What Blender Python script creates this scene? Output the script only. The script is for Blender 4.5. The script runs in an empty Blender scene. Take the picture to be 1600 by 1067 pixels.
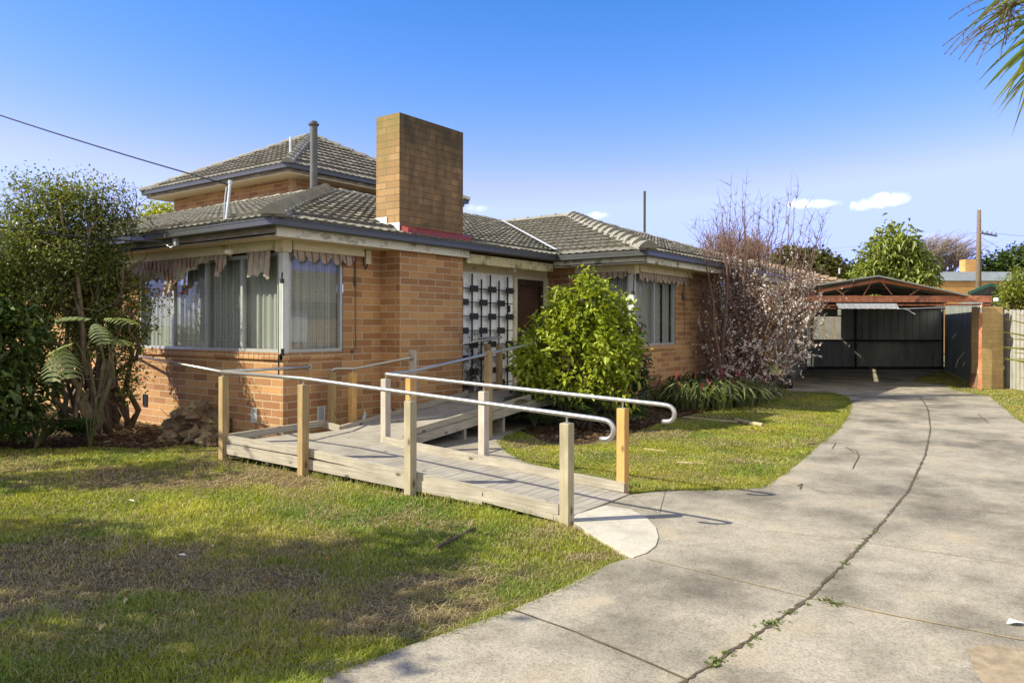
import bpy, math, random
import numpy as np
from mathutils import Matrix, Vector
S = bpy.context.scene
R = math.radians

# ------------------------------------------------------------------ camera
CX, CY, CZ, YAW, FPX, HY, ROLL = -6.418, -8.604, 1.6, 0.636, 1181.0, 509.2, 0.002
cam_d = bpy.data.cameras.new('camera')
cam_d.sensor_width = 36.0
cam_d.lens = FPX / 1600 * 36
cam_d.shift_y = -(533.5 - HY) / 1600
cam_d.clip_start = 0.05
cam_d.clip_end = 2000
cam = bpy.data.objects.new('camera', cam_d)
S.collection.objects.link(cam)
cam.matrix_world = (Matrix.Translation((CX, CY, CZ)) @ Matrix.Rotation(YAW - math.pi / 2, 4, 'Z')
                    @ Matrix.Rotation(math.pi / 2, 4, 'X') @ Matrix.Rotation(ROLL, 4, 'Z'))
S.camera = cam

# ------------------------------------------------------------------ light, sky, exposure
SUN_TO = Vector((-0.576, 0.515, 0.635)).normalized()
sun_d = bpy.data.lights.new('sun', 'SUN')
sun_d.energy = 4.4
sun_d.angle = R(0.5)
sun_d.color = (1.0, 0.965, 0.75)
sun = bpy.data.objects.new('sun', sun_d)
S.collection.objects.link(sun)
sun.location = (0, 0, 40)
sun.rotation_euler = SUN_TO.to_track_quat('Z', 'Y').to_euler()
S.view_settings.view_transform = 'Standard'
S.view_settings.look = 'None'
S.view_settings.exposure = 1.0
S.view_settings.gamma = 1.0
S.cycles.max_bounces = 8
S.cycles.transparent_max_bounces = 16

FW = np.array([math.cos(YAW), math.sin(YAW), 0.0])
RT = np.array([math.sin(YAW), -math.cos(YAW), 0.0])
UP = np.array([0.0, 0.0, 1.0])
OC = np.array([CX, CY, CZ])

def ray(x, y):
    u, v = x - 800, y - HY
    uu = u * math.cos(ROLL) + v * math.sin(ROLL)
    vv = -u * math.sin(ROLL) + v * math.cos(ROLL)
    return FW * FPX + RT * uu - UP * vv

def gp(x, y, z=0.0):            # ground point seen at photo pixel x, y
    d = ray(x, y)
    return OC + d * (z - OC[2]) / d[2]

def dp(x, y, dep):              # point at a given depth
    return OC + ray(x, y) * dep / FPX

world = bpy.data.worlds.new('World')
S.world = world
world.use_nodes = True
nt = world.node_tree
bg = nt.nodes['Background']
sky = nt.nodes.new('ShaderNodeTexSky')
sky.sky_type = 'NISHITA'
sky.sun_disc = False
sky.sun_elevation = R(39.4)
sky.sun_rotation = math.atan2(SUN_TO.x, SUN_TO.y)
sky.air_density = 1.0
sky.dust_density = 0.3
sky.ozone_density = 3.0
hs = nt.nodes.new('ShaderNodeHueSaturation')
hs.inputs['Saturation'].default_value = 1.35
hs.inputs['Hue'].default_value = 0.512
nt.links.new(sky.outputs[0], hs.inputs['Color'])
tc = nt.nodes.new('ShaderNodeTexCoord')

def wnode(kind, op, a, b=None):
    n = nt.nodes.new(kind)
    n.operation = op
    for i, q in enumerate((a, b)):
        if q is None:
            continue
        if isinstance(q, (int, float, tuple)):
            n.inputs[i].default_value = q
        else:
            nt.links.new(q, n.inputs[i])
    return n.outputs['Value'] if kind == 'ShaderNodeMath' or op == 'DOT_PRODUCT' else n.outputs[0]

sp = nt.nodes.new('ShaderNodeSeparateColor')
nt.links.new(hs.outputs[0], sp.inputs[0])
g_ch = wnode('ShaderNodeMath', 'MULTIPLY', sp.outputs[1], 0.87)
r_ch = wnode('ShaderNodeMath', 'MULTIPLY', wnode('ShaderNodeMath', 'POWER', wnode('ShaderNodeMath', 'DIVIDE', sp.outputs[0], 0.338), 1.42), 0.33)
r_ch = wnode('ShaderNodeMath', 'MINIMUM', r_ch, wnode('ShaderNodeMath', 'MULTIPLY', g_ch, 0.81))
cbn = nt.nodes.new('ShaderNodeCombineColor')
g_ch = wnode('ShaderNodeMath', 'MINIMUM', g_ch, 2.75)
r_ch = wnode('ShaderNodeMath', 'MINIMUM', r_ch, 2.2)
nt.links.new(r_ch, cbn.inputs[0]); nt.links.new(g_ch, cbn.inputs[1]); nt.links.new(wnode('ShaderNodeMath', 'MULTIPLY', sp.outputs[2], 0.86), cbn.inputs[2])
last = cbn.outputs[0]
nz = nt.nodes.new('ShaderNodeTexNoise')
nz.inputs['Scale'].default_value = 55
nz.inputs['Detail'].default_value = 9
nz.inputs['Roughness'].default_value = 0.62
nt.links.new(tc.outputs['Generated'], nz.inputs['Vector'])
for (px, py, wx, wy, tilt, amt) in [(1377, 314, 41, 12, -0.2, 1.0), (1264, 319, 46, 8, 0.0, 0.75), (1440, 372, 90, 8, 0, .15),
                                    (745, 326, 26, 7, 0, .35), (936, 336, 22, 7, 0, .5), (310, 345, 60, 14, 0, .45)]:
    d = Vector(ray(px, py)).normalized()
    r = Vector(ray(px + 10, py + 10 * tilt)) - Vector(ray(px, py))
    r = (r - d * r.dot(d)).normalized()
    u = r.cross(d).normalized()
    a = wnode('ShaderNodeMath', 'DIVIDE', wnode('ShaderNodeVectorMath', 'DOT_PRODUCT', tc.outputs['Generated'], tuple(r)), wx / FPX)
    b = wnode('ShaderNodeMath', 'DIVIDE', wnode('ShaderNodeVectorMath', 'DOT_PRODUCT', tc.outputs['Generated'], tuple(u)), wy / FPX)
    front = wnode('ShaderNodeMath', 'GREATER_THAN', wnode('ShaderNodeVectorMath', 'DOT_PRODUCT', tc.outputs['Generated'], tuple(d)), 0.5)
    a0 = Vector(d).dot(r)
    q = wnode('ShaderNodeMath', 'ADD', wnode('ShaderNodeMath', 'MULTIPLY', a, a), wnode('ShaderNodeMath', 'MULTIPLY', b, b))
    q = wnode('ShaderNodeMath', 'ADD', q, wnode('ShaderNodeMath', 'MULTIPLY', wnode('ShaderNodeMath', 'SUBTRACT', nz.outputs[0], 0.5), 3.0))
    mr = nt.nodes.new('ShaderNodeMapRange')
    mr.interpolation_type = 'SMOOTHSTEP'
    mr.inputs[1].default_value = 1.0
    mr.inputs[2].default_value = -0.7
    mr.inputs[3].default_value = 0.0
    mr.inputs[4].default_value = amt
    nt.links.new(q, mr.inputs[0])
    f = wnode('ShaderNodeMath', 'MULTIPLY', mr.outputs[0], front)
    mx = nt.nodes.new('ShaderNodeMix')
    mx.data_type = 'RGBA'
    nt.links.new(f, mx.inputs[0])
    nt.links.new(last, mx.inputs[6])
    mx.inputs[7].default_value = (7.2, 7.4, 7.8, 1)
    last = mx.outputs[2]
# made-up warm-tinted cloud behind the camera, unseen, added to brighten the shade
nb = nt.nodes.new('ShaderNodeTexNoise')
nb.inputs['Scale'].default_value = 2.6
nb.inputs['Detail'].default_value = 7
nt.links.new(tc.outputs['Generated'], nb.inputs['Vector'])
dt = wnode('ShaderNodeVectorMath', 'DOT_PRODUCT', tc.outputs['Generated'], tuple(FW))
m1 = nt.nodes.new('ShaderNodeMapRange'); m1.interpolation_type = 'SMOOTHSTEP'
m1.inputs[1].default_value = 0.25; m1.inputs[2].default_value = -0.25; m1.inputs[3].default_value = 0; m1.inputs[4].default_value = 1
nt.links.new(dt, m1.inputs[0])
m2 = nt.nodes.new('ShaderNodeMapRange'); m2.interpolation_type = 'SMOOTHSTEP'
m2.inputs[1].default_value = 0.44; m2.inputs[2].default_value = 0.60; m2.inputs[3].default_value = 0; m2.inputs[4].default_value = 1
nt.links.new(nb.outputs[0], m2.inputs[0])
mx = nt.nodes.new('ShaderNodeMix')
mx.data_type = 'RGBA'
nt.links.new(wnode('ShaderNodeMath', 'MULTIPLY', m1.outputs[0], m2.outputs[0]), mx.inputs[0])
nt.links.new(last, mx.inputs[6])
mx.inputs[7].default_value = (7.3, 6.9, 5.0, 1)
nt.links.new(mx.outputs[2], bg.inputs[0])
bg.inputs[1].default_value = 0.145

# ------------------------------------------------------------------ helpers
rng = np.random.default_rng(7)
random.seed(7)
COL = S.collection

def link(o, parent=None):
    COL.objects.link(o)
    if parent is not None:
        o.parent = parent
    return o

def thing(name, label, cat, loc=(0, 0, 0), group=None, kind=None):
    o = bpy.data.objects.new(name, None)
    o.empty_display_size = 0.2
    o.location = loc
    link(o)
    return tag(o, label, cat, group, kind)

def tag(o, label=None, cat=None, group=None, kind=None):
    if label: o['label'] = label
    if cat: o['category'] = cat
    if group: o['group'] = group
    if kind: o['kind'] = kind
    return o

class MB:
    def __init__(self):
        self.v, self.f, self.m, self.c = [], [], [], None
    def add(self, vs, fs, mi=0):
        b = len(self.v)
        self.v += [tuple(map(float, p)) for p in vs]
        self.f += [tuple(b + i for i in f) for f in fs]
        self.m += [mi] * len(fs)
        return self
    def box(self, a, b, mi=0):
        x0, y0, z0 = [min(p, q) for p, q in zip(a, b)]
        x1, y1, z1 = [max(p, q) for p, q in zip(a, b)]
        return self.add([(x0, y0, z0), (x1, y0, z0), (x1, y1, z0), (x0, y1, z0), (x0, y0, z1), (x1, y0, z1), (x1, y1, z1), (x0, y1, z1)],
                        [(0, 3, 2, 1), (4, 5, 6, 7), (0, 1, 5, 4), (1, 2, 6, 5), (2, 3, 7, 6), (3, 0, 4, 7)], mi)
    def bbox(self, a, b, ch=0.006, mi=0):     # box with chamfered vertical edges and top
        x0, y0, z0 = [min(p, q) for p, q in zip(a, b)]
        x1, y1, z1 = [max(p, q) for p, q in zip(a, b)]
        def ring(c, z):
            return [(x0 + c, y0, z), (x1 - c, y0, z), (x1, y0 + c, z), (x1, y1 - c, z), (x1 - c, y1, z), (x0 + c, y1, z), (x0, y1 - c, z), (x0, y0 + c, z)]
        top = [(x0 + ch, y0 + ch, z1), (x1 - ch, y0 + ch, z1), (x1 - ch, y1 - ch, z1), (x0 + ch, y1 - ch, z1)]
        vs = ring(ch, z0) + ring(ch, z1 - ch) + top
        fs = [(i, (i + 1) % 8, 8 + (i + 1) % 8, 8 + i) for i in range(8)]
        fs += [(7, 6, 5, 4, 3, 2, 1, 0), (16, 17, 18, 19), (8, 9, 17, 16), (10, 11, 18, 17), (12, 13, 19, 18), (14, 15, 16, 19),
               (9, 10, 17), (11, 12, 18), (13, 14, 19), (15, 8, 16)]
        return self.add(vs, fs, mi)
    def beam(self, p, q, w, h, up=(0, 0, 1), mi=0):      # rectangular bar between two points
        p, q = np.array(p, float), np.array(q, float)
        d = (q - p) / np.linalg.norm(q - p)
        up = np.array(up, float)
        s = np.cross(d, up); s /= np.linalg.norm(s)
        t = np.cross(s, d)
        vs = []
        for e in (p, q):
            for a, b in ((-1, -1), (1, -1), (1, 1), (-1, 1)):
                vs.append(e + s * a * w / 2 + t * b * h / 2)
        return self.add(vs, [(3, 2, 1, 0), (4, 5, 6, 7), (0, 1, 5, 4), (1, 2, 6, 5), (2, 3, 7, 6), (3, 0, 4, 7)], mi)
    def quad(self, *p, mi=0):
        return self.add(p, [tuple(range(len(p)))], mi)
    def tube(self, pts, rad, n=8, cap=True, mi=0):
        pts = [np.array(p, float) for p in pts]
        if not hasattr(rad, '__len__'):
            rad = [rad] * len(pts)
        vs, fs = [], []
        ref = None
        for i, p in enumerate(pts):
            a = pts[max(i - 1, 0)]; b = pts[min(i + 1, len(pts) - 1)]
            d = b - a; d = d / (np.linalg.norm(d) + 1e-9)
            if ref is None:
                ref = np.array([0, 0, 1.0]) if abs(d[2]) < 0.9 else np.array([1.0, 0, 0])
            s = np.cross(d, ref); s /= np.linalg.norm(s) + 1e-9
            t = np.cross(s, d)
            ref = t
            for k in range(n):
                an = 2 * math.pi * k / n
                vs.append(p + (s * math.cos(an) + t * math.sin(an)) * rad[i])
        for i in range(len(pts) - 1):
            for k in range(n):
                fs.append((i * n + k, i * n + (k + 1) % n, (i + 1) * n + (k + 1) % n, (i + 1) * n + k))
        if cap:
            fs.append(tuple(range(n - 1, -1, -1)))
            fs.append(tuple((len(pts) - 1) * n + k for k in range(n)))
        return self.add(vs, fs, mi)
    def lathe(self, c, prof, n=16, mi=0):
        vs = [(c[0] + r * math.cos(2 * math.pi * k / n), c[1] + r * math.sin(2 * math.pi * k / n), c[2] + z) for r, z in prof for k in range(n)]
        fs = [(i * n + k, i * n + (k + 1) % n, (i + 1) * n + (k + 1) % n, (i + 1) * n + k) for i in range(len(prof) - 1) for k in range(n)]
        fs += [tuple(range(n - 1, -1, -1)), tuple((len(prof) - 1) * n + k for k in range(n))]
        return self.add(vs, fs, mi)
    def sweep(self, path, prof, closed_prof=True, mi=0):
        # path: xy list, inward = left of travel; prof: (offset inward, z)
        n = len(path)
        nor = []
        for i in range(n):
            ds = []
            if i > 0: ds.append(np.subtract(path[i], path[i - 1]))
            if i < n - 1: ds.append(np.subtract(path[i + 1], path[i]))
            ns = [np.array([-d[1], d[0]]) / np.hypot(*d) for d in ds]
            if len(ns) == 2:
                m = ns[0] + ns[1]
                m = m / (1 + ns[0] @ ns[1])
            else:
                m = ns[0]
            nor.append(m)
        k = len(prof)
        vs = [(path[i][0] + nor[i][0] * o, path[i][1] + nor[i][1] * o, z) for i in range(n) for o, z in prof]
        fs = []
        for i in range(n - 1):
            for j in range(k if closed_prof else k - 1):
                fs.append((i * k + j, i * k + (j + 1) % k, (i + 1) * k + (j + 1) % k, (i + 1) * k + j))
        if closed_prof:
            fs += [tuple(range(k - 1, -1, -1)), tuple((n - 1) * k + j for j in range(k))]
        return self.add(vs, fs, mi)
    def build(self, name, mats, parent=None, smooth=False, uv=True):
        me = bpy.data.meshes.new(name)
        me.from_pydata(self.v, [], self.f)
        if not isinstance(mats, (list, tuple)): mats = [mats]
        for m in mats: me.materials.append(m)
        if len(mats) > 1:
            me.polygons.foreach_set('material_index', self.m)
        if smooth:
            me.polygons.foreach_set('use_smooth', [True] * len(self.f))
        if uv:
            l = me.uv_layers.new(name='UVMap')
            uvs = []
            V = self.v
            for p in me.polygons:
                nn = p.normal
                if abs(nn.z) > 0.75:
                    ax = lambda q: (q[0], q[1])
                elif abs(nn.x) > abs(nn.y):
                    ax = lambda q: (q[1], q[2])
                else:
                    ax = lambda q: (q[0], q[2])
                for vi in p.vertices:
                    uvs += ax(V[vi])
            l.data.foreach_set('uv', uvs)
        me.validate()
        o = bpy.data.objects.new(name, me)
        link(o, parent)
        if parent is not None and parent.type == 'EMPTY':
            o.location = -parent.location
        return o

def fast_mesh(name, V, F, mats, parent=None, col=None, smooth=False, mi=None):
    me = bpy.data.meshes.new(name)
    V = np.ascontiguousarray(V, dtype=np.float32); F = np.ascontiguousarray(F, dtype=np.int32)
    n, k = F.shape
    me.vertices.add(len(V)); me.vertices.foreach_set('co', V.ravel())
    me.loops.add(n * k); me.loops.foreach_set('vertex_index', F.ravel())
    me.polygons.add(n)
    me.polygons.foreach_set('loop_start', np.arange(0, n * k, k, dtype=np.int32))
    me.polygons.foreach_set('loop_total', np.full(n, k, dtype=np.int32))
    if smooth:
        me.polygons.foreach_set('use_smooth', np.ones(n, dtype=bool))
    if mi is not None:
        me.polygons.foreach_set('material_index', np.ascontiguousarray(mi, dtype=np.int32))
    me.update(calc_edges=True)
    if col is not None:
        a = me.color_attributes.new('Col', 'FLOAT_COLOR', 'POINT')
        c = np.ones((len(V), 4), np.float32); c[:, :3] = col
        a.data.foreach_set('color', c.ravel())
    for m in (mats if isinstance(mats, (list, tuple)) else [mats]):
        me.materials.append(m)
    o = bpy.data.objects.new(name, me)
    link(o, parent)
    if parent is not None and parent.type == 'EMPTY':
        o.location = -parent.location
    return o

_perm = np.random.default_rng(3).random((256, 256))
def vnoise(x, y, s=1.0, oct=3):
    x = np.asarray(x, float) * s; y = np.asarray(y, float) * s
    out = 0; amp = 1; tot = 0
    for o in range(oct):
        xi = np.floor(x).astype(int); yi = np.floor(y).astype(int)
        fx = x - xi; fy = y - yi
        fx = fx * fx * (3 - 2 * fx); fy = fy * fy * (3 - 2 * fy)
        g = lambda a, b: _perm[a % 256, b % 256]
        out = out + amp * ((g(xi, yi) * (1 - fx) + g(xi + 1, yi) * fx) * (1 - fy) + (g(xi, yi + 1) * (1 - fx) + g(xi + 1, yi + 1) * fx) * fy)
        tot += amp; amp *= .5
        x = x * 2.03 + 17.3; y = y * 2.03 + 5.1
    return out / tot

def inpoly(x, y, poly):
    x = np.asarray(x); y = np.asarray(y)
    ins = np.zeros(x.shape, bool)
    n = len(poly)
    for i in range(n):
        x0, y0 = poly[i]; x1, y1 = poly[(i + 1) % n]
        if y0 == y1: continue
        c = ((y0 > y) != (y1 > y)) & (x < (x1 - x0) * (y - y0) / (y1 - y0) + x0)
        ins ^= c
    return ins

# ------------------------------------------------------------------ materials
def newmat(name):
    m = bpy.data.materials.new(name)
    m.use_nodes = True
    return m, m.node_tree, m.node_tree.nodes['Principled BSDF']

def tex(t, kind, vec=None, **kw):
    n = t.nodes.new(kind)
    for k, v in kw.items():
        n.inputs[k].default_value = v
    if vec is not None:
        t.links.new(vec, n.inputs['Vector'])
    return n

def mapped(t, src='Object', scale=(1, 1, 1), loc=(0, 0, 0)):
    c = t.nodes.new('ShaderNodeTexCoord')
    mp = t.nodes.new('ShaderNodeMapping')
    mp.inputs['Scale'].default_value = scale
    mp.inputs['Location'].default_value = loc
    t.links.new(c.outputs[src], mp.inputs['Vector'])
    return mp.outputs[0]

def ramp(t, fac, stops):
    r = t.nodes.new('ShaderNodeValToRGB')
    e = r.color_ramp.elements
    while len(e) < len(stops): e.new(0.5)
    for i, (p, c) in enumerate(stops):
        e[i].position = p
        e[i].color = (*c, 1) if len(c) == 3 else c
    t.links.new(fac, r.inputs[0])
    return r.outputs[0]

def mixc(t, fac, a, b, mode='MIX'):
    n = t.nodes.new('ShaderNodeMix')
    n.data_type = 'RGBA'
    n.blend_type = mode
    for i, q in ((0, fac), (6, a), (7, b)):
        if isinstance(q, (int, float)): n.inputs[i].default_value = q
        elif isinstance(q, tuple): n.inputs[i].default_value = (*q, 1) if len(q) == 3 else q
        else: t.links.new(q, n.inputs[i])
    return n.outputs[2]

def bump(t, b, h, strength=0.3, dist=0.01):
    n = t.nodes.new('ShaderNodeBump')
    n.inputs['Strength'].default_value = strength
    n.inputs['Distance'].default_value = dist
    t.links.new(h, n.inputs['Height'])
    t.links.new(n.outputs[0], b.inputs['Normal'])
    return n

def M(name, col, rough=0.6, var=0.2, scale=6, bs=0.0, bscale=60, metal=0.0, dirt=None, dirt_amt=0.5, dscale=2.0, spec=0.4, src='Object', stretch=(1, 1, 1)):
    m, t, b = newmat(name)
    vec = mapped(t, src, stretch)
    n = tex(t, 'ShaderNodeTexNoise', vec, Scale=scale, Detail=6, Roughness=0.6)
    c = ramp(t, n.outputs[0], [(0.3, tuple(x * (1 - var) for x in col)), (0.7, tuple(min(x * (1 + var), 1) for x in col))])
    if dirt:
        n2 = tex(t, 'ShaderNodeTexNoise', vec, Scale=dscale, Detail=8, Roughness=0.65)
        f = ramp(t, n2.outputs[0], [(0.62 - dirt_amt * 0.3, (0, 0, 0)), (0.72 - dirt_amt * 0.15, (1, 1, 1))])
        c = mixc(t, f, c, dirt)
    t.links.new(c, b.inputs['Base Color'])
    b.inputs['Roughness'].default_value = rough
    b.inputs['Metallic'].default_value = metal
    b.inputs['Specular IOR Level'].default_value = spec
    if bs:
        n3 = tex(t, 'ShaderNodeTexNoise', vec, Scale=bscale, Detail=5)
        bump(t, b, n3.outputs[0], bs, 0.01)
    return m

COURSE, ZB = 0.105, 2.651
def brick_mat(name, c1, c2, mortar, stain=None, stain_amt=0.0, bw=0.39, soot=None):
    m, t, b = newmat(name)
    off = ZB % COURSE
    vec = mapped(t, 'UV', loc=(0.13, -off + COURSE * 40, 0))
    br = t.nodes.new('ShaderNodeTexBrick')
    t.links.new(vec, br.inputs['Vector'])
    br.offset = 0.5
    br.inputs['Scale'].default_value = 1.0
    br.inputs['Brick Width'].default_value = bw
    br.inputs['Row Height'].default_value = COURSE
    br.inputs['Mortar Size'].default_value = 0.0068
    br.inputs['Mortar Smooth'].default_value = 0.25
    br.inputs['Bias'].default_value = 0.0
    br.inputs['Color1'].default_value = (*c1, 1)
    br.inputs['Color2'].default_value = (*c2, 1)
    br.inputs['Mortar'].default_value = (*mortar, 1)
    n = tex(t, 'ShaderNodeTexNoise', vec, Scale=45, Detail=6, Roughness=0.7)
    c = mixc(t, 0.55, br.outputs[0], ramp(t, n.outputs[0], [(0.25, (0.45, 0.45, 0.45)), (0.75, (1.35, 1.3, 1.25))]), 'MULTIPLY')
    n2 = tex(t, 'ShaderNodeTexNoise', vec, Scale=1.3, Detail=5)
    c = mixc(t, 0.5, c, ramp(t, n2.outputs[0], [(0.3, (0.7, 0.68, 0.66)), (0.7, (1.15, 1.15, 1.15))]), 'MULTIPLY')
    if stain:
        sv = mapped(t, 'UV', (2.2, 0.7, 1))
        n3 = tex(t, 'ShaderNodeTexNoise', sv, Scale=1.6, Detail=7, Roughness=0.7)
        f = ramp(t, n3.outputs[0], [(0.5 - stain_amt * 0.3, (0, 0, 0)), (0.75 - stain_amt * 0.2, (1, 1, 1))])
        c = mixc(t, f, c, stain)
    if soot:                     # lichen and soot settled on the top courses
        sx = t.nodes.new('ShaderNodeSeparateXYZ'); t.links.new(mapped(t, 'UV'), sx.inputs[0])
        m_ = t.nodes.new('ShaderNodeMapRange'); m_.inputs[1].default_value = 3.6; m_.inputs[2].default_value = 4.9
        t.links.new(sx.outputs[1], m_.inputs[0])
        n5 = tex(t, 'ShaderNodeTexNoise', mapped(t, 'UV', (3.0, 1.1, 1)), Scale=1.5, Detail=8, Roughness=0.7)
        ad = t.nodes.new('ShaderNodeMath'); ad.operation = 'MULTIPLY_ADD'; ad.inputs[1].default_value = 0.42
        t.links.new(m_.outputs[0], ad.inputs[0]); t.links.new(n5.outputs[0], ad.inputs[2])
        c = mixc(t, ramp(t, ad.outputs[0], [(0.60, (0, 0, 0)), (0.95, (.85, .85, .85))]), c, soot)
    t.links.new(c, b.inputs['Base Color'])
    b.inputs['Roughness'].default_value = 0.9
    b.inputs['Specular IOR Level'].default_value = 0.15
    inv = t.nodes.new('ShaderNodeMath'); inv.operation = 'MULTIPLY_ADD'
    t.links.new(br.outputs['Fac'], inv.inputs[0]); inv.inputs[1].default_value = -1.0
    mu = t.nodes.new('ShaderNodeMath'); mu.operation = 'MULTIPLY'; mu.inputs[1].default_value = 0.25
    t.links.new(n.outputs[0], mu.inputs[0]); t.links.new(mu.outputs[0], inv.inputs[2])
    bump(t, b, inv.outputs[0], 0.7, 0.008)
    return m

def foliage(name, rough=0.45, trans=0.3, spec=0.4):
    m, t, b = newmat(name)
    a = t.nodes.new('ShaderNodeAttribute'); a.attribute_name = 'Col'
    t.links.new(a.outputs['Color'], b.inputs['Base Color'])
    b.inputs['Roughness'].default_value = rough
    b.inputs['Specular IOR Level'].default_value = spec
    tr = t.nodes.new('ShaderNodeBsdfTranslucent')
    t.links.new(mixc(t, 1.0, a.outputs['Color'], (1.5, 1.6, 0.7), 'MULTIPLY'), tr.inputs[0])
    mx = t.nodes.new('ShaderNodeMixShader'); mx.inputs[0].default_value = trans
    t.links.new(b.outputs[0], mx.inputs[1]); t.links.new(tr.outputs[0], mx.inputs[2])
    t.links.new(mx.outputs[0], t.nodes['Material Output'].inputs['Surface'])
    return m

def timber(name, c1, c2, axis='u', rough=0.8, fine=1.0):
    m, t, b = newmat(name)
    sc = (1.2, 26, 1) if axis == 'u' else (26, 1.2, 1)
    vec = mapped(t, 'UV', sc)
    n = tex(t, 'ShaderNodeTexNoise', vec, Scale=2.0 * fine, Detail=7, Roughness=0.65, Distortion=0.4)
    c = ramp(t, n.outputs[0], [(0.25, c1), (0.75, c2)])
    v2 = mapped(t, 'UV', (1, 1, 1))
    n2 = tex(t, 'ShaderNodeTexNoise', v2, Scale=4.0, Detail=5)
    c = mixc(t, 0.6, c, ramp(t, n2.outputs[0], [(0.3, (0.62, 0.6, 0.58)), (0.7, (1.1, 1.1, 1.1))]), 'MULTIPLY')
    vo = tex(t, 'ShaderNodeTexVoronoi', mapped(t, 'UV', (2.3, 5, 1) if axis == 'u' else (5, 2.3, 1)), Scale=1.0)
    k = ramp(t, vo.outputs['Distance'], [(0.045, (1, 1, 1)), (0.12, (0, 0, 0))])
    c = mixc(t, k, c, tuple(x * 0.35 for x in c1))
    t.links.new(c, b.inputs['Base Color'])
    b.inputs['Roughness'].default_value = rough
    b.inputs['Specular IOR Level'].default_value = 0.2
    bump(t, b, n.outputs[0], 0.35, 0.006)
    return m

BRICK = brick_mat('salmon_brick', (0.54, 0.30, 0.135), (0.31, 0.15, 0.075), (0.55, 0.45, 0.305))
BRICK_CH = brick_mat('sooty_brick', (0.42, 0.265, 0.13), (0.31, 0.185, 0.09), (0.21, 0.155, 0.09), stain=(0.28, 0.21, 0.10), stain_amt=0.0, soot=(0.19, 0.155, 0.055))
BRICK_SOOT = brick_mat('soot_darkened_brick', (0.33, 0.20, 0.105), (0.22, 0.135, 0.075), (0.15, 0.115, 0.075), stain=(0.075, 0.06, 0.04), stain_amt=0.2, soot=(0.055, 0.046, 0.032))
BRICK_PIL = brick_mat('tan_brick', (0.62, 0.43, 0.19), (0.52, 0.35, 0.15), (0.46, 0.34, 0.18), stain=(0.32, 0.23, 0.11), stain_amt=0.25)
BRICK_N = brick_mat('orange_brick', (0.62, 0.34, 0.12), (0.52, 0.27, 0.10), (0.5, 0.34, 0.18))
GUTTER = M('dark_gutter_paint', (0.056, 0.056, 0.055), 0.36, 0.12, 8, spec=0.5)
FASC_W = M('old_white_paint', (0.62, 0.58, 0.48), 0.7, 0.12, 5, 0.2, 30, dirt=(0.20, 0.16, 0.10), dirt_amt=0.35, dscale=5, stretch=(1, 1, 2))
FASC_D = M('bare_weathered_fascia', (0.20, 0.155, 0.11), 0.85, 0.4, 5, 0.4, 30, dirt=(0.42, 0.38, 0.32), dirt_amt=0.3, dscale=4, stretch=(1, .5, 4))
FASC_Y = M('peeling_cream_paint', (0.55, 0.47, 0.27), 0.75, 0.15, 7, 0.2, 30, dirt=(0.13, 0.10, 0.05), dirt_amt=0.35, dscale=5)
SOFFIT = M('soffit_sheet', (0.58, 0.47, 0.31), 0.8, 0.08, 4)
CREAM = M('cream_board', (0.66, 0.58, 0.42), 0.6, 0.08, 5, dirt=(0.33, 0.26, 0.15), dirt_amt=0.15, dscale=3)
ALU = M('aluminium_frame', (0.43, 0.43, 0.42), 0.42, 0.08, 8, metal=0.35)
PAINT_G = M('grey_white_post', (0.52, 0.52, 0.50), 0.5, 0.1, 6)
STEEL = M('stainless_rail', (0.46, 0.435, 0.40), 0.36, 0.08, 10, metal=.75)
GALV = M('galvanised_steel', (0.50, 0.51, 0.52), 0.45, 0.15, 8, metal=0.6)
BLACK = M('black_metal', (0.018, 0.018, 0.02), 0.5, 0.2, 8)
WHITEP = M('white_boards', (0.90, 0.90, 0.91), 0.5, 0.05, 3, dirt=(0.62, 0.62, 0.6), dirt_amt=0.2, dscale=3)
MESHD = M('brown_security_mesh', (0.05, 0.03, 0.022), 0.6, 0.3, 30)
REDF = M('red_flashing', (0.22, 0.028, 0.026), 0.5, 0.15, 8)
LEADF = M('pale_flashing', (0.62, 0.60, 0.58), 0.5, 0.1, 8)
RUST = M('rust_red_steel', (0.50, 0.185, 0.095), 0.75, 0.35, 9, 0.2, 60, dirt=(0.13, 0.06, 0.04), dirt_amt=0.3)
CLAD = M('grey_green_cladding', (0.25, 0.255, 0.235), 0.65, 0.25, 2.5, metal=0.1, stretch=(1, 1, .3))
PLANK = timber('weathered_deck', (0.22, 0.19, 0.16), (0.42, 0.38, 0.33), 'u')
PLANK_H = timber('weathered_kickboard', (0.24, 0.205, 0.16), (0.50, 0.445, 0.36), 'u')
POST_T = timber('treated_pine_post', (0.28, 0.185, 0.085), (0.46, 0.33, 0.17), 'v')
POST_G = timber('greyed_pine_post', (0.30, 0.25, 0.16), (0.48, 0.41, 0.28), 'v')
POST_O = timber('orange_pine_post', (0.50, 0.27, 0.09), (0.66, 0.40, 0.15), 'v')
PLANK_P = timber('pale_plank', (0.42, 0.35, 0.29), (0.55, 0.48, 0.41), 'v')
PALING = timber('grey_paling', (0.24, 0.225, 0.20), (0.48, 0.45, 0.40), 'v')
BARK = M('brown_bark', (0.16, 0.115, 0.075), 0.9, 0.35, 12, 0.5, 40)
BARK_D = M('dark_bark', (0.085, 0.06, 0.045), 0.9, 0.35, 12, 0.5, 40)
BARK_R = M('reddish_bark', (0.15, 0.085, 0.065), 0.9, 0.3, 12)
ROCK = M('lava_rock', (0.15, 0.10, 0.06), 0.95, 0.6, 9, 1.0, 25, dirt=(0.30, 0.24, 0.12), dirt_amt=0.35, dscale=5)
LEAF = foliage('leaf')
LEAF_G = foliage('glossy_leaf', 0.38, 0.25, 0.4)
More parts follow.
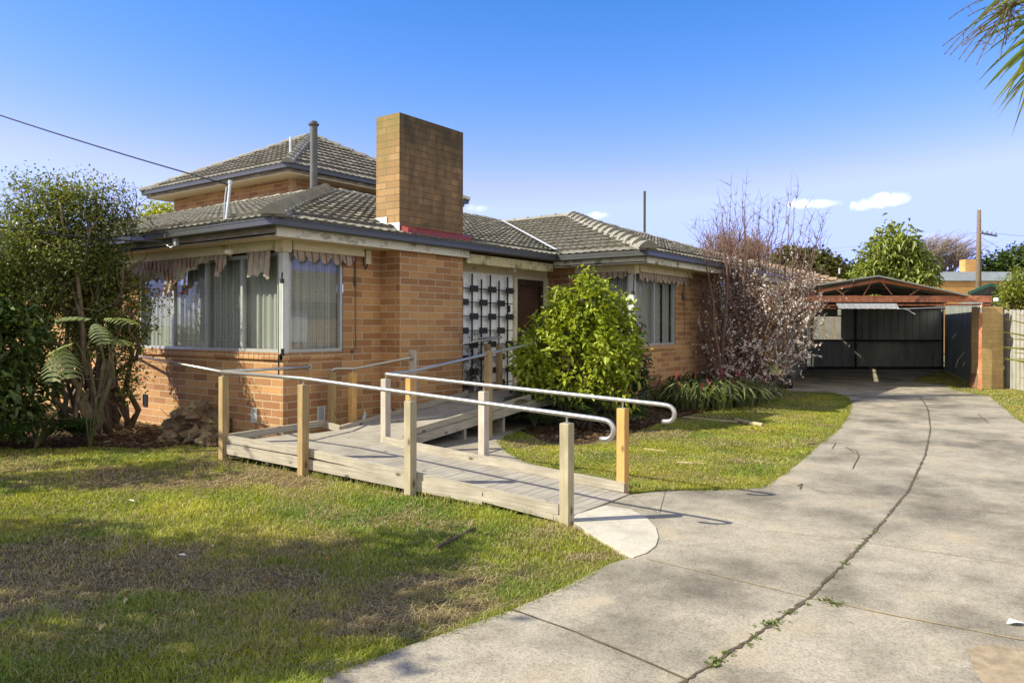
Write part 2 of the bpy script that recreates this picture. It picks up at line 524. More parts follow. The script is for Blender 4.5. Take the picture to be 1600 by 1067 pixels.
PETAL = foliage('petal', 0.6, 0.25, 0.2)
GRASSM = foliage('grass_blade', 0.55, 0.3, 0.25)
RUBBER = M('black_rubber', (0.02, 0.02, 0.022), 0.6, 0.2, 10)
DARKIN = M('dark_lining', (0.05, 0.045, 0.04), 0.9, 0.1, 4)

def tile_mat(name, c, lich, amt):
    m, t, b = newmat(name)
    vec = mapped(t, 'Object')
    n = tex(t, 'ShaderNodeTexNoise', vec, Scale=2.2, Detail=8, Roughness=0.7)
    col = ramp(t, n.outputs[0], [(0.3, tuple(x * .72 for x in c)), (0.7, tuple(x * 1.25 for x in c))])
    n2 = tex(t, 'ShaderNodeTexNoise', vec, Scale=24, Detail=6, Roughness=0.75)
    col = mixc(t, ramp(t, n2.outputs[0], [(0.62 - amt * .3, (0, 0, 0)), (0.74 - amt * .2, (1, 1, 1))]), col, lich)
    n3 = tex(t, 'ShaderNodeTexNoise', vec, Scale=70, Detail=3)
    col = mixc(t, 0.5, col, ramp(t, n3.outputs[0], [(0.3, (0.6, 0.6, 0.6)), (0.7, (1.2, 1.2, 1.2))]), 'MULTIPLY')
    t.links.new(col, b.inputs['Base Color'])
    b.inputs['Roughness'].default_value = 0.92
    b.inputs['Specular IOR Level'].default_value = 0.12
    bump(t, b, n3.outputs[0], 0.4, 0.006)
    return m
TILE = tile_mat('concrete_roof_tile', (0.245, 0.228, 0.20), (0.10, 0.085, 0.05), 0.5)
TILE_U = tile_mat('upper_roof_tile', (0.215, 0.195, 0.17), (0.17, 0.15, 0.12), 0.2)
TILE_B = tile_mat('brown_roof_tile', (0.27, 0.19, 0.135), (0.2, 0.15, 0.1), 0.2)
CAPM = tile_mat('ridge_cap_mortar', (0.27, 0.25, 0.22), (0.24, 0.21, 0.15), 0.25)

def concrete_mat(name, c, stain, speck):
    m, t, b = newmat(name)
    vec = mapped(t, 'Object')
    n = tex(t, 'ShaderNodeTexNoise', vec, Scale=0.85, Detail=7, Roughness=0.62)
    col = ramp(t, n.outputs[0], [(0.34, tuple(x * stain * .85 for x in c)), (0.46, tuple(x * (.5 + stain * .5) for x in c)), (0.56, c), (0.8, tuple(x * 1.1 for x in c))])
    n1 = tex(t, 'ShaderNodeTexNoise', vec, Scale=3.1, Detail=8, Roughness=0.7)
    col = mixc(t, 0.75, col, ramp(t, n1.outputs[0], [(0.3, (0.62, 0.6, 0.57)), (0.55, (1, 1, 1)), (0.75, (1.1, 1.08, 1.05))]), 'MULTIPLY')
    vo = tex(t, 'ShaderNodeTexVoronoi', vec, Scale=95)
    col = mixc(t, speck, col, ramp(t, vo.outputs['Color'], [(0.15, (0.45, 0.43, 0.40)), (0.5, (1, 1, 1)), (0.9, (1.3, 1.25, 1.2))]), 'MULTIPLY')
    n2 = tex(t, 'ShaderNodeTexNoise', vec, Scale=190, Detail=2)
    col = mixc(t, 0.6, col, ramp(t, n2.outputs[0], [(0.36, (0.5, 0.48, 0.45)), (0.5, (1, 1, 1))]), 'MULTIPLY')
    n4 = tex(t, 'ShaderNodeTexNoise', vec, Scale=1.7, Detail=4)
    col = mixc(t, ramp(t, n4.outputs[0], [(0.58, (0, 0, 0)), (0.75, (.4, .4, .4))]), col, (0.42, 0.31, 0.19))
    t.links.new(col, b.inputs['Base Color'])
    b.inputs['Roughness'].default_value = 0.88
    b.inputs['Specular IOR Level'].default_value = 0.2
    bump(t, b, n2.outputs[0], 0.35, 0.004)
    return m
CONC = concrete_mat('driveway_concrete', (0.36, 0.315, 0.255), 0.5, 0.45)
CONC_P = concrete_mat('path_concrete', (0.33, 0.29, 0.24), 0.6, 0.4)
CONC_W = concrete_mat('fresh_concrete', (0.50, 0.455, 0.39), 0.9, 0.2)
JOINT = M('joint_dirt', (0.085, 0.065, 0.04), 0.95, 0.5, 20)
JOINT_L = M('sandy_joint', (0.30, 0.225, 0.12), 0.95, 0.3, 20)

# ------------------------------------------------------------------ ground
def G2(pts, z=0.0):
    return [tuple(gp(x, y, z)[:2]) for x, y in pts]
NEAR_L = tuple(dp(-900, 900, 2.2)[:2])
drive_px = [(505, 1064), (575, 1036), (640, 1012), (720, 984), (800, 956), (880, 921), (952, 884), (988, 873), (940, 845), (885, 813),
            (935, 796), (985, 775), (1040, 768.5), (1120, 768.5), (1192, 764), (1220, 746), (1248, 726), (1280, 696), (1312, 672),
            (1328, 648), (1331, 630), (1322, 620), (1300, 615), (1232, 612), (1222, 602), (1235, 590), (1242, 577), (1476, 577),
            (1450, 584), (1432, 592), (1426, 597), (1475, 602), (1492, 611), (1550, 621), (1575, 643), (1600, 663), (1650, 760), (1655, 900),
            (1665, 1003), (1670, 1064)]
drive = G2(drive_px)
pl = np.array(drive[0]); pr = np.array(drive[-1])
drive = [tuple(pl + np.array([-3.2, -4.5]))] + drive + [tuple(pr + np.array([-3.4, -3.4]))]
path_poly = G2([(985, 775), (982, 757), (963, 756), (905, 742), (860, 734), (820, 722), (795, 710), (783, 700), (781, 690), (790, 680), (812, 670), (845, 659)])
path_poly += [(3.6, -2.2), (5.2, -1.95), (5.2, -.4), (0.2, -.4), (-.02, -2.0), (-.02, -5.27)]
apron = G2([(885, 812), (945, 793), (985, 799), (1010, 812), (1025, 828), (1029, 843), (1024, 857), (1010, 868), (990, 874.5), (940, 846)])
mulch_poly = G2([(-260, 700), (-60, 702), (60, 700), (150, 697), (225, 701), (300, 694), (356, 700)]) + [(-.35, -.5), (-.1, 0), (-.02, 12), (-6, 12)]
bed_poly = G2([(812, 672), (850, 690), (905, 694), (965, 686), (1000, 672), (1060, 652), (1120, 640), (1180, 632), (1222, 612)]) + [(14, -2), (6.5, -2), (6.4, -1.9), (5.2, -1.9)]
dry_poly = G2([(1426, 597), (1475, 602), (1492, 611), (1550, 621), (1575, 643), (1600, 663), (1650, 760)]) + [tuple(dp(1760, 700, 9)[:2]), tuple(dp(1640, 590, 22)[:2]), tuple(dp(1500, 590, 27)[:2]), tuple(dp(1450, 580, 27)[:2])]

_bl = [(250, 745, 1.5, .55, .9), (430, 745, .9, .5, 1.0), (330, 725, .6, .4, .7), (120, 880, 1.0, .55, 1.0), (300, 905, .8, .28, .9), (40, 930, .5, .4, .8),
       (540, 960, .55, .16, 1.0), (690, 905, .4, .16, .9), (620, 985, .4, .12, .8), (90, 1000, .5, .3, .35), (740, 760, .6, .3, .4), (580, 800, .5, .3, .3),
       (470, 850, .5, .3, .5), (900, 830, .3, .2, .6), (960, 868, .3, .1, .8), (700, 945, .5, .12, .8), (540, 1040, .6, .08, .6),
       (1000, 675, .8, .5, .7), (880, 690, .9, .4, .8), (1270, 690, .25, .2, .9), (1100, 690, .7, .35, .45), (1230, 720, .35, .2, .5), (1020, 720, .5, .3, .35)]
BLOBS = [(*gp(x, y)[:2], a, b, c) for x, y, a, b, c in _bl]

def field(x, y):       # returns bare-soil amount 0..1 and straw amount 0..1
    x = np.asarray(x, float); y = np.asarray(y, float)
    n = vnoise(x, y, 1.1, 4); n2 = vnoise(x + 31, y + 11, 3.5, 3)
    d = np.clip((n - .60) * 4, 0, .6)
    for bx, by, a, b, c in BLOBS:
        u = (x - bx) * RT[0] + (y - by) * RT[1]
        w = (x - bx) * FW[0] + (y - by) * FW[1]
        q = (u / a) ** 2 + (w / b) ** 2
        d = np.maximum(d, c * np.clip(1.5 - q + (n2 - .5) * 2.2, 0, 1))
    d = np.clip(d + (n2 - .55) * .7, 0, 1)
    s = np.clip((vnoise(x + 7, y - 3, 1.7, 4) - .42) * 3, 0, 1)
    s = np.where(inpoly(x, y, dry_poly), np.clip(s + .6, 0, 1), s)
    m = inpoly(x, y, mulch_poly) | inpoly(x, y, bed_poly)
    d = np.where(m, 1.0, d)
    return d, s, m

gx = np.arange(-13, 30, .11); gy = np.arange(-17, 11, .11)
XX, YY = np.meshgrid(gx, gy)
dd, ss, mm = field(XX, YY)
hz = (vnoise(XX, YY, .8, 3) - .5) * .035 - .018
green = np.array([.075, .095, .022]); straw = np.array([.24, .185, .085]); soil = np.array([.15, .102, .055]); mul = np.array([.085, .056, .036])
c = green * (1 - ss[..., None]) + straw * ss[..., None] * .9
c = c * (1 - dd[..., None]) + soil * dd[..., None]
c = np.where(mm[..., None], mul, c)
V = np.stack([XX, YY, hz], -1).reshape(-1, 3)
ny, nx = XX.shape
idx = np.arange(nx * ny).reshape(ny, nx)
F = np.stack([idx[:-1, :-1], idx[:-1, 1:], idx[1:, 1:], idx[1:, :-1]], -1).reshape(-1, 4)
gm, t, b = newmat('soil_and_thatch')
at = t.nodes.new('ShaderNodeAttribute'); at.attribute_name = 'Col'
n1 = tex(t, 'ShaderNodeTexNoise', mapped(t), Scale=60, Detail=6, Roughness=.75)
cc = mixc(t, .8, at.outputs['Color'], ramp(t, n1.outputs[0], [(.3, (.35, .35, .35)), (.72, (1.7, 1.6, 1.5))]), 'MULTIPLY')
t.links.new(cc, b.inputs['Base Color']); b.inputs['Roughness'].default_value = .95; b.inputs['Specular IOR Level'].default_value = .1
bump(t, b, n1.outputs[0], .8, .02)
g = fast_mesh('ground', V, F, gm, col=c.reshape(-1, 3), smooth=True)
tag(g, 'lawn soil with bare brown patches and mulch beds', None, kind='structure')
far = MB()
x0, x1, y0, y1 = gx[0], gx[-1], gy[0], gy[-1]
B_ = 900
far.quad((-B_, -B_, -.06), (B_, -B_, -.06), (B_, y0 + .2, -.06), (-B_, y0 + .2, -.06))
far.quad((-B_, y1 - .2, -.06), (B_, y1 - .2, -.06), (B_, B_, -.06), (-B_, B_, -.06))
far.quad((-B_, y0 + .2, -.06), (x0 + .2, y0 + .2, -.06), (x0 + .2, y1 - .2, -.06), (-B_, y1 - .2, -.06))
far.quad((x1 - .2, y0 + .2, -.06), (B_, y0 + .2, -.06), (B_, y1 - .2, -.06), (x1 - .2, y1 - .2, -.06))
fo = far.build('terrain', M('far_grass', (.13, .14, .06), .95, .3, .5))
tag(fo, 'grassy suburban ground beyond the yard', None, kind='structure')

def slab(name, poly, z, mat, th=.12):
    n = len(poly)
    mb = MB()
    vs = [(x, y, z) for x, y in poly] + [(x, y, z - th) for x, y in poly]
    mb.add(vs, [tuple(range(n))] + [(i, (i + 1) % n, n + (i + 1) % n, n + i) for i in range(n)])
    o = mb.build(name, mat)
    me = o.data
    if me.polygons[0].normal.z < 0:
        me.flip_normals()
    return o
tag(slab('driveway', drive, .014, CONC), 'curving stained concrete driveway', None, kind='structure')
tag(slab('path', path_poly, .009, CONC_P), 'grey concrete path beside the ramp', None, kind='structure')
tag(slab('concrete_apron', apron, .021, CONC_W), 'pale fresh concrete apron at the ramp foot', None, kind='structure')

def strip(mb, px, w0, w1, z, jit=.3, step=.08):
    P = [np.array(gp(x, y)[:2]) for x, y in px]
    # resample
    pts = []
    for i in range(len(P) - 1):
        n = max(1, int(np.linalg.norm(P[i + 1] - P[i]) / step))
        for k in range(n):
            pts.append(P[i] + (P[i + 1] - P[i]) * k / n)
    pts.append(P[-1])
    vs, fs = [], []
    for i, p in enumerate(pts):
        d = pts[min(i + 1, len(pts) - 1)] - pts[max(i - 1, 0)]
        d = d / (np.linalg.norm(d) + 1e-9)
        s = np.array([-d[1], d[0]])
        w = (w0 + (w1 - w0) * i / len(pts)) * (1 + random.uniform(-jit, jit)) / 2
        o = s * random.uniform(-1, 1) * w0 * jit * .5
        vs += [(*(p + o - s * w), z), (*(p + o + s * w), z)]
        if i: fs.append((2 * i - 2, 2 * i - 1, 2 * i + 1, 2 * i))
    mb.add(vs, fs)
jm = MB()
strip(jm, [(1436, 619), (1444, 630), (1450, 642), (1454, 672), (1446, 712), (1420, 768), (1368, 832), (1320, 882), (1264, 938), (1200, 984), (1130, 1030), (1074, 1066), (1010, 1108)], .019, .018, .0185, .75, .035)
jo = jm.build('driveway_joint', JOINT); tag(jo, 'dark dirt-filled joint along the driveway', None, kind='structure')
jm = MB()
strip(jm, [(800, 956), (900, 992), (985, 1028), (1072, 1066)], .012, .016, .0183)
strip(jm, [(985, 775), (1030, 806), (1040, 768)], .004, .004, .0182)
jo2 = jm.build('slab_joint', JOINT); tag(jo2, 'narrow dirt joint between two driveway slabs', None, kind='structure')
jm = MB()
strip(jm, [(1012, 877), (1080, 893), (1170, 914), (1264, 938)], .011, .011, .0181)
strip(jm, [(1268, 938), (1400, 966), (1500, 985), (1600, 1005)], .014, .014, .0181)
strip(jm, [(1200, 832), (1344, 848)], .006, .007, .0181)
strip(jm, [(1350, 850), (1500, 872), (1640, 893)], .006, .007, .0181)
strip(jm, [(1246, 757), (1280, 769), (1400, 783)], .010, .007, .0181)
strip(jm, [(1432, 792), (1520, 800), (1640, 810)], .007, .008, .0181)
strip(jm, [(1312, 701), (1380, 706), (1446, 712)], .010, .010, .0181)
strip(jm, [(1448, 712), (1520, 717), (1620, 727)], .010, .010, .0181)
strip(jm, [(1335, 668), (1454, 672)], .010, .010, .0181)
strip(jm, [(1330, 637), (1450, 642)], .012, .012, .0181)
strip(jm, [(1335, 617), (1345, 600), (1352, 590)], .03, .03, .0181)
jo3 = jm.build('sandy_joint', JOINT_L); tag(jo3, 'sandy weathered joints across the driveway slabs', None, kind='structure')
jm = MB()
strip(jm, [(1320, 701), (1338, 706), (1342, 715), (1332, 735)], .012, .012, .0186)
strip(jm, [(1246, 762), (1254, 758), (1250, 767)], .014, .012, .0186)
strip(jm, [(1322, 700), (1338, 712), (1356, 715)], .012, .010, .0186)
strip(jm, [(1300, 703), (1306, 694)], .012, .010, .0186)
strip(jm, [(1528, 648), (1544, 662)], .02, .02, .0186)
jo4 = jm.build('driveway_crack', JOINT); tag(jo4, 'jagged cracks in the driveway concrete', None, kind='structure')
_dp = [(1512, 1018), (1540, 1013), (1572, 1015), (1598, 1020), (1640, 1030), (1640, 1075), (1540, 1078), (1522, 1050)]
_dq = []
for i in range(len(_dp)):
    a, b_ = np.array(_dp[i]), np.array(_dp[(i + 1) % len(_dp)])
    for k in range(9): _dq.append(tuple(a + (b_ - a) * k / 9 + np.array([random.uniform(-3, 3), random.uniform(-1, 1)])))
dirtp = slab('dirt_patch', G2(_dq), .0195, M('sandy_soil', (.27, .205, .135), .95, .3, 14, .4, 60), .02)
tag(dirtp, 'patch of spilt brown soil on the driveway', None, kind='structure')

# ------------------------------------------------------------------ grass blades
lawn_l = [NEAR_L, drive[0]] + drive[1:9] + [drive[9], drive[10]] + [(-1.22, -5.25), (-1.22, -.42)] + G2([(356, 700), (300, 694), (225, 701), (150, 697), (60, 700), (-60, 702), (-260, 700)])
lawn_r = G2([(985, 772), (1040, 768), (1120, 768), (1192, 764), (1220, 746), (1248, 726), (1280, 696), (1312, 672), (1328, 648), (1331, 630), (1322, 620), (1300, 615), (1232, 612), (1222, 602), (1180, 632), (1120, 640), (1060, 652), (1000, 672), (965, 686), (905, 694), (850, 690), (812, 672), (790, 680), (781, 690), (783, 700), (795, 710), (820, 722), (860, 734), (905, 742), (963, 756), (982, 757)])

def scatter(poly, n, rg, near=3.0):
    P = np.array(poly); lo, hi = P.min(0), P.max(0)
    out = []
    tot = 0
    while tot < n:
        q = rg.random((n * 4, 2)) * (hi - lo) + lo
        dist = np.hypot(q[:, 0] - CX, q[:, 1] - CY)
        keep = rg.random(len(q)) < np.clip((near / dist) ** 1.6, 0, 1)
        q = q[keep]
        q = q[inpoly(q[:, 0], q[:, 1], poly)]
        out.append(q); tot += len(q)
    return np.concatenate(out)[:n]

def blades(name, polys, ns, label, hmul=1.0, strawy=0.0, edge=None):
    rg = np.random.default_rng(11)
    Q = np.concatenate([scatter(p, n, rg) for p, n in zip(polys, ns)])
    d, s, m = field(Q[:, 0], Q[:, 1])
    keep = rg.random(len(Q)) > d * .86
    keep &= ~m
    Q, s, d = Q[keep], np.clip(s[keep] + strawy, 0, 1), d[keep]
    n = len(Q)
    dist = np.hypot(Q[:, 0] - CX, Q[:, 1] - CY)
    patch = vnoise(Q[:, 0] + 50, Q[:, 1], 2.2, 3)
    h = (.008 + .024 * rg.random(n) ** 1.7) * (.35 + 1.5 * patch ** 1.5) * (.55 + .9 * vnoise(Q[:, 0], Q[:, 1] + 21, 7.5, 2)) * hmul * (1 - .4 * d)
    w = (.0016 + .0016 * rg.random(n)) * np.clip(dist / 5, .85, 3.0)
    an = rg.random(n) * 2 * np.pi
    la = rg.random(n) * 2 * np.pi
    ln = h * (.6 + 1.7 * rg.random(n) ** 1.3)
    z0 = -.02
    bx = np.stack([np.cos(an), np.sin(an)], -1) * w[:, None]
    lv = np.stack([np.cos(la), np.sin(la)], -1) * ln[:, None]
    V = np.zeros((n, 5, 3))
    V[:, 0, :2] = Q - bx; V[:, 1, :2] = Q + bx
    V[:, 2, :2] = Q + bx * .7 + lv * .4; V[:, 3, :2] = Q - bx * .7 + lv * .4
    V[:, 4, :2] = Q + lv
    V[:, 0:2, 2] = z0; V[:, 2:4, 2] = z0 + (h * .62 + .012)[:, None]; V[:, 4, 2] = z0 + h + .012
    i = np.arange(n)[:, None] * 5
    F = np.concatenate([np.stack([i + 0, i + 1, i + 2], -1), np.stack([i + 0, i + 2, i + 3], -1), np.stack([i + 3, i + 2, i + 4], -1)], 1).reshape(-1, 3)
    g1 = np.array([.15, .19, .018]); g2 = np.array([.33, .34, .055]); st = np.array([.42, .33, .16])
    k = rg.random(n)[:, None]
    c = g1 * (1 - k) + g2 * k
    isst = (rg.random(n) < (.09 + .38 * s + .45 * d))[:, None]
    hue = vnoise(Q[:, 0] + 9, Q[:, 1] + 77, 1.3, 3)[:, None]
    c = c * (1 + (hue - .5) * np.array([1.5, .7, .3]))
    c = np.where(isst, st * (.6 + .6 * rg.random(n)[:, None]), c) * (.7 + .6 * patch[:, None])
    col = np.repeat(c[:, None, :], 5, 1).reshape(-1, 3)
    o = fast_mesh(name, V.reshape(-1, 3), F, GRASSM, col=col)
    return tag(o, label, None, kind='stuff')
blades('grass', [lawn_l, lawn_r], [460000, 170000], 'short patchy green and straw lawn grass')
blades('dry_grass', [dry_poly], [45000], 'dry straw-coloured grass beside the driveway', 1.1, .45)
def edge_tufts(name, lines, label):
    rg = np.random.default_rng(19)
    P, D = [], []
    for ln_ in lines:
        ln_ = np.array(ln_)
        for a, b_ in zip(ln_[:-1], ln_[1:]):
            L = np.linalg.norm(b_ - a); d = (b_ - a) / L; nn = np.array([-d[1], d[0]])
            k = int(L * 420)
            t_ = rg.random(k)[:, None]
            pos = a + (b_ - a) * t_
            dens = vnoise(pos[:, 0], pos[:, 1], 2.6, 3)
            keep = rg.random(k) < np.clip((dens - .30) * 2.6, .08, 1)
            q = (pos + nn * (rg.random(k)[:, None] - .42) * .07 * (.4 + dens[:, None]))[keep]
            P.append(q); D.append(np.repeat(-nn[None], len(q), 0))
    P = np.concatenate(P); D = np.concatenate(D); n = len(P)
    h = .025 + .035 * rg.random(n) ** 1.6; an = rg.random(n) * 6.28
    bx = np.stack([np.cos(an), np.sin(an)], -1) * (.0018 + .0016 * rg.random(n))[:, None]
    lv = (D * rg.uniform(.0, 1.3, (n, 1)) + rg.normal(size=(n, 2)) * .6) * h[:, None]
    V = np.zeros((n, 5, 3))
    V[:, 0, :2] = P - bx; V[:, 1, :2] = P + bx; V[:, 2, :2] = P + bx * .7 + lv * .4; V[:, 3, :2] = P - bx * .7 + lv * .4; V[:, 4, :2] = P + lv
    V[:, 0:2, 2] = -.02; V[:, 2:4, 2] = (h * .7)[:, None]; V[:, 4, 2] = h * .95
    i = np.arange(n)[:, None] * 5
    F = np.concatenate([np.stack([i[:, 0], i[:, 0] + 1, i[:, 0] + 2], -1), np.stack([i[:, 0], i[:, 0] + 2, i[:, 0] + 3], -1), np.stack([i[:, 0] + 3, i[:, 0] + 2, i[:, 0] + 4], -1)], 0)
    k = rg.random((n, 1)); c = np.array([.12, .16, .02]) * (1 - k) + np.array([.34, .30, .09]) * k
    tag(fast_mesh(name, V.reshape(-1, 3), F, GRASSM, col=np.repeat(c, 5, 0)), label, None, kind='stuff')
edge_tufts('edge_grass', [drive[1:9], G2([(982, 757), (1040, 768.5), (1120, 768.5), (1192, 764), (1220, 746), (1248, 726), (1280, 696), (1312, 672), (1328, 648), (1331, 630), (1322, 620), (1300, 615), (1232, 612)])[::-1],
                          G2([(1426, 597), (1475, 602), (1492, 611), (1550, 621), (1575, 643), (1600, 663)])[::-1], G2([(982, 757), (963, 756), (905, 742), (860, 734), (820, 722), (795, 710), (783, 700), (781, 690)]), [(-1.19, -5.2), (-1.19, -.5)]], 'ragged longer grass overhanging the concrete edges')
def thatch(name, polys, ns, label):
    rg = np.random.default_rng(29)
    Q = np.concatenate([scatter(p, n, rg) for p, n in zip(polys, ns)])
    d, s_, m = field(Q[:, 0], Q[:, 1])
    Q = Q[(rg.random(len(Q)) < .05 + .8 * np.clip(d, 0, 1) + .2 * s_) & ~m]
    n = len(Q); an = rg.random(n) * 6.28
    L = (.012 + .03 * rg.random(n) ** 1.5)[:, None]; W = (.0010 + .0012 * rg.random(n))[:, None]
    a = np.stack([np.cos(an), np.sin(an), rg.normal(size=n) * .25], -1) * L
    b = np.stack([-np.sin(an), np.cos(an), np.zeros(n)], -1) * W * np.clip(np.hypot(Q[:, 0] - CX, Q[:, 1] - CY) / 5, .9, 3)[:, None]
    P = np.concatenate([Q, (rg.random(n) * .012 - .004)[:, None]], 1)
    V = np.stack([P - a - b, P - a + b, P + a + b, P + a - b], 1).reshape(-1, 3)
    k = rg.random((n, 1)); c = np.array([.20, .145, .08]) * (1 - k) + np.array([.46, .37, .21]) * k
    tag(fast_mesh(name, V, np.arange(n * 4).reshape(-1, 4), PETAL, col=np.repeat(c, 4, 0)), label, None, kind='stuff')
thatch('thatch', [lawn_l, lawn_r], [130000, 40000], 'dead straw lying over the bare lawn patches')
# mulch litter: bark chips and dead leaves
def litter(name, polys, n, label):
    rg = np.random.default_rng(5)
    Q = np.concatenate([scatter(p, k, rg, 6) for p, k in zip(polys, n)])
    N = len(Q)
    an = rg.random(N) * 6.28
    L = .015 + .05 * rg.random(N) ** 2; W = L * (.2 + .4 * rg.random(N))
    a = np.stack([np.cos(an), np.sin(an), (rg.random(N) - .5) * .8], -1) * L[:, None]
    b = np.stack([-np.sin(an), np.cos(an), (rg.random(N) - .5) * .8], -1) * W[:, None]
    P = np.concatenate([Q, (rg.random(N) * .035)[:, None]], 1)
    V = np.stack([P - a, P + b, P + a, P - b], 1).reshape(-1, 3)
    F = np.arange(N * 4).reshape(-1, 4)
    k = rg.random(N)[:, None]
    c = np.array([.06, .035, .022]) * (1 - k) + np.array([.22, .13, .07]) * k
    c = np.where(rg.random(N)[:, None] < .06, np.array([.4, .33, .24]), c)
    o = fast_mesh(name, V, F, PETAL, col=np.repeat(c, 4, 0))
    tag(o, label, None, kind='stuff')
litter('leaf_litter', [mulch_poly, bed_poly], [16000, 6000], 'brown bark mulch and dead leaves under the shrubs')

# ------------------------------------------------------------------ house
house = thing('brick_house', 'long salmon brick house with grey tiled hip roofs, brick chimney and corner windows', 'house', (3, 3, 0))
def part(mb, name, mat, parent=None, **k):
    return mb.build(name, mat, parent or house, **k)

SO = 2.755            # soffit height
w = MB()
# left facade (X = 0): below sill, right pier, above window hidden by awning
w.quad((0, 12, -.1), (0, 0, -.1), (0, 0, 1.13), (0, 12, 1.13))
w.quad((0, 12, 1.13), (0, 3.86, 1.13), (0, 3.86, SO), (0, 12, SO))
# front facade (Y = 0)
w.quad((0, 0, -.1), (1.8, 0, -.1), (1.8, 0, 1.13), (0, 0, 1.13))
w.quad((1.05, 0, 1.13), (1.8, 0, 1.13), (1.8, 0, SO), (1.05, 0, SO))
# breast
w.quad((1.8, 0, -.1), (1.8, -.414, -.1), (1.8, -.414, SO + .1), (1.8, 0, SO + .1))
w.quad((1.8, -.414, -.1), (3.28, -.414, -.1), (3.28, -.414, SO + .1), (1.8, -.414, SO + .1))
w.quad((3.28, -.414, -.1), (3.28, .3, -.1), (3.28, .3, SO + .1), (3.28, -.414, SO + .1))
# wing left facade X = 6.46 and front Y = -1.95
w.quad((6.46, 0.2, -.1), (6.46, -1.95, -.1), (6.46, -1.95, 1.13), (6.46, 0.2, 1.13))
w.quad((6.46, 0.2, 1.13), (6.46, -.75, 1.13), (6.46, -.75, SO), (6.46, 0.2, SO))
w.quad((6.46, -1.95, -.1), (14.06, -1.95, -.1), (14.06, -1.95, 1.13), (6.46, -1.95, 1.13))
w.quad((8.35, -1.95, 1.13), (10.86, -1.95, 1.13), (10.86, -1.95, SO), (8.35, -1.95, SO))
w.quad((12.3, -1.95, 1.13), (14.06, -1.95, 1.13), (14.06, -1.95, SO), (12.3, -1.95, SO))
w.quad((14.06, -1.95, -.1), (14.06, 12, -.1), (14.06, 12, SO), (14.06, -1.95, SO))
w.quad((14.06, 12, -.1), (0, 12, -.1), (0, 12, SO), (14.06, 12, SO))
# porch back wall behind the boards
w.quad((3.28, .3, -.1), (6.46, .3, -.1), (6.46, .3, SO + .05), (3.28, .3, SO + .05))
part(w, 'wall', BRICK)
# sloping brick sills (header course)
for axis, a0, n_, lab in (('x', .03, 31, 'left'), ('y', -.03, 9, 'front'), ('y', 6.44, 16, 'wing'), ('x', -1.87, 10, 'wing side')):
    s = MB()
    for i in range(n_):
        a = a0 + i * .118
        if lab == 'left': s.box((-.035, a, 1.131), (.06, a + .108, 1.222))
        elif lab == 'front': s.box((a, -.035, 1.131), (a + .108, .06, 1.222))
        elif lab == 'wing': s.box((a, -1.985, 1.131), (a + .108, -1.9, 1.218))
        else: s.box((6.425, a, 1.131), (6.5, a + .108, 1.218))
    if lab in ('left', 'wing'): s.box((-.03, .03, 1.132) if lab == 'left' else (6.44, -1.98, 1.132), (.055, 3.68, 1.216) if lab == 'left' else (8.3, -1.905, 1.212))
    elif lab == 'front': s.box((-.03, -.03, 1.132), (1.03, .055, 1.216))
    else: s.box((6.43, -1.87, 1.132), (6.495, -.70, 1.212))
    part(s, 'window_sill', BRICK)
ch = MB()
ch.box((1.79, -.414, 2.96), (3.285, .09, 4.835))
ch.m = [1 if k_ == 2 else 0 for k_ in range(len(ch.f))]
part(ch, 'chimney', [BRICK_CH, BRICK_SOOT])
rf = MB()
rf.add([(1.80, -.59, 2.95), (3.295, -.59, 2.95), (3.295, -.59, 3.07), (1.80, -.59, 3.07), (1.80, -.4145, 3.13), (3.295, -.4145, 3.13), (1.80, -.4145, 2.955), (3.295, -.4145, 2.955)],
       [(0, 1, 2, 3), (3, 2, 5, 4), (0, 3, 4, 6), (1, 7, 5, 2), (0, 6, 7, 1)])
part(rf, 'red_flashing', REDF)
lf = MB()
for i, (y0, y1, za, zb) in enumerate([(-.43, -.16, 2.98, 3.17), (-.16, .10, 3.05, 3.27)]):
    lf.box((1.775 - .002 * i, y0, za), (1.789, y1, zb))
lf.add([(1.55, -.5, 2.995), (1.79, -.5, 2.995), (1.79, .1, 3.215), (1.62, .1, 3.215)], [(0, 1, 2, 3)])
part(lf, 'pale_flashing', LEADF)

# soffits
sf = MB()
sf.sweep([(-.5, 12), (-.5, -.5), (3.35, -.5)], [(0, SO), (0, SO + .02), (.62, SO + .02), (.62, SO)])
sf.box((3.3, -.42, 2.76), (6.5, .3, 2.78))
sf.sweep([(5.96, -.45), (5.96, -2.45), (14.56, -2.45), (14.56, 8)], [(0, SO), (0, SO + .02), (.62, SO + .02), (.62, SO)])
part(sf, 'soffit', SOFFIT)
fa = MB()
fa.sweep([(-.5, 12), (-.5, -.503)], [(0, SO - .015), (0, 2.875), (.022, 2.875), (.022, SO - .015)])
part(fa, 'fascia', FASC_D)
fa = MB()
fa.beam((-.498, -.49, 2.805), (3.36, -.49, 2.805), .022, .135)
fa.beam((5.971, -.47, 2.81), (5.971, -2.46, 2.81), .022, .13)
fa.beam((5.962, -2.451, 2.81), (14.56, -2.451, 2.81), .022, .13)
part(fa, 'fascia', FASC_W)
fa = MB()
fa.beam((3.36, -.44, 2.735), (5.96, -.44, 2.735), .03, .16)
part(fa, 'porch_beam', FASC_Y)
gu = MB()
gp_prof = [(0, 2.865), (.018, 2.853), (.112, 2.853), (.112, 2.93), (.1, 2.93), (.1, 2.866), (.016, 2.872), (.014, 2.95), (-.006, 2.95), (-.008, 2.935), (0, 2.93)]
gu.sweep([(-.62, 12), (-.62, -.62), (5.84, -.62), (5.84, -2.57), (14.68, -2.57), (14.68, 9)], gp_prof)
part(gu, 'gutter', GUTTER)

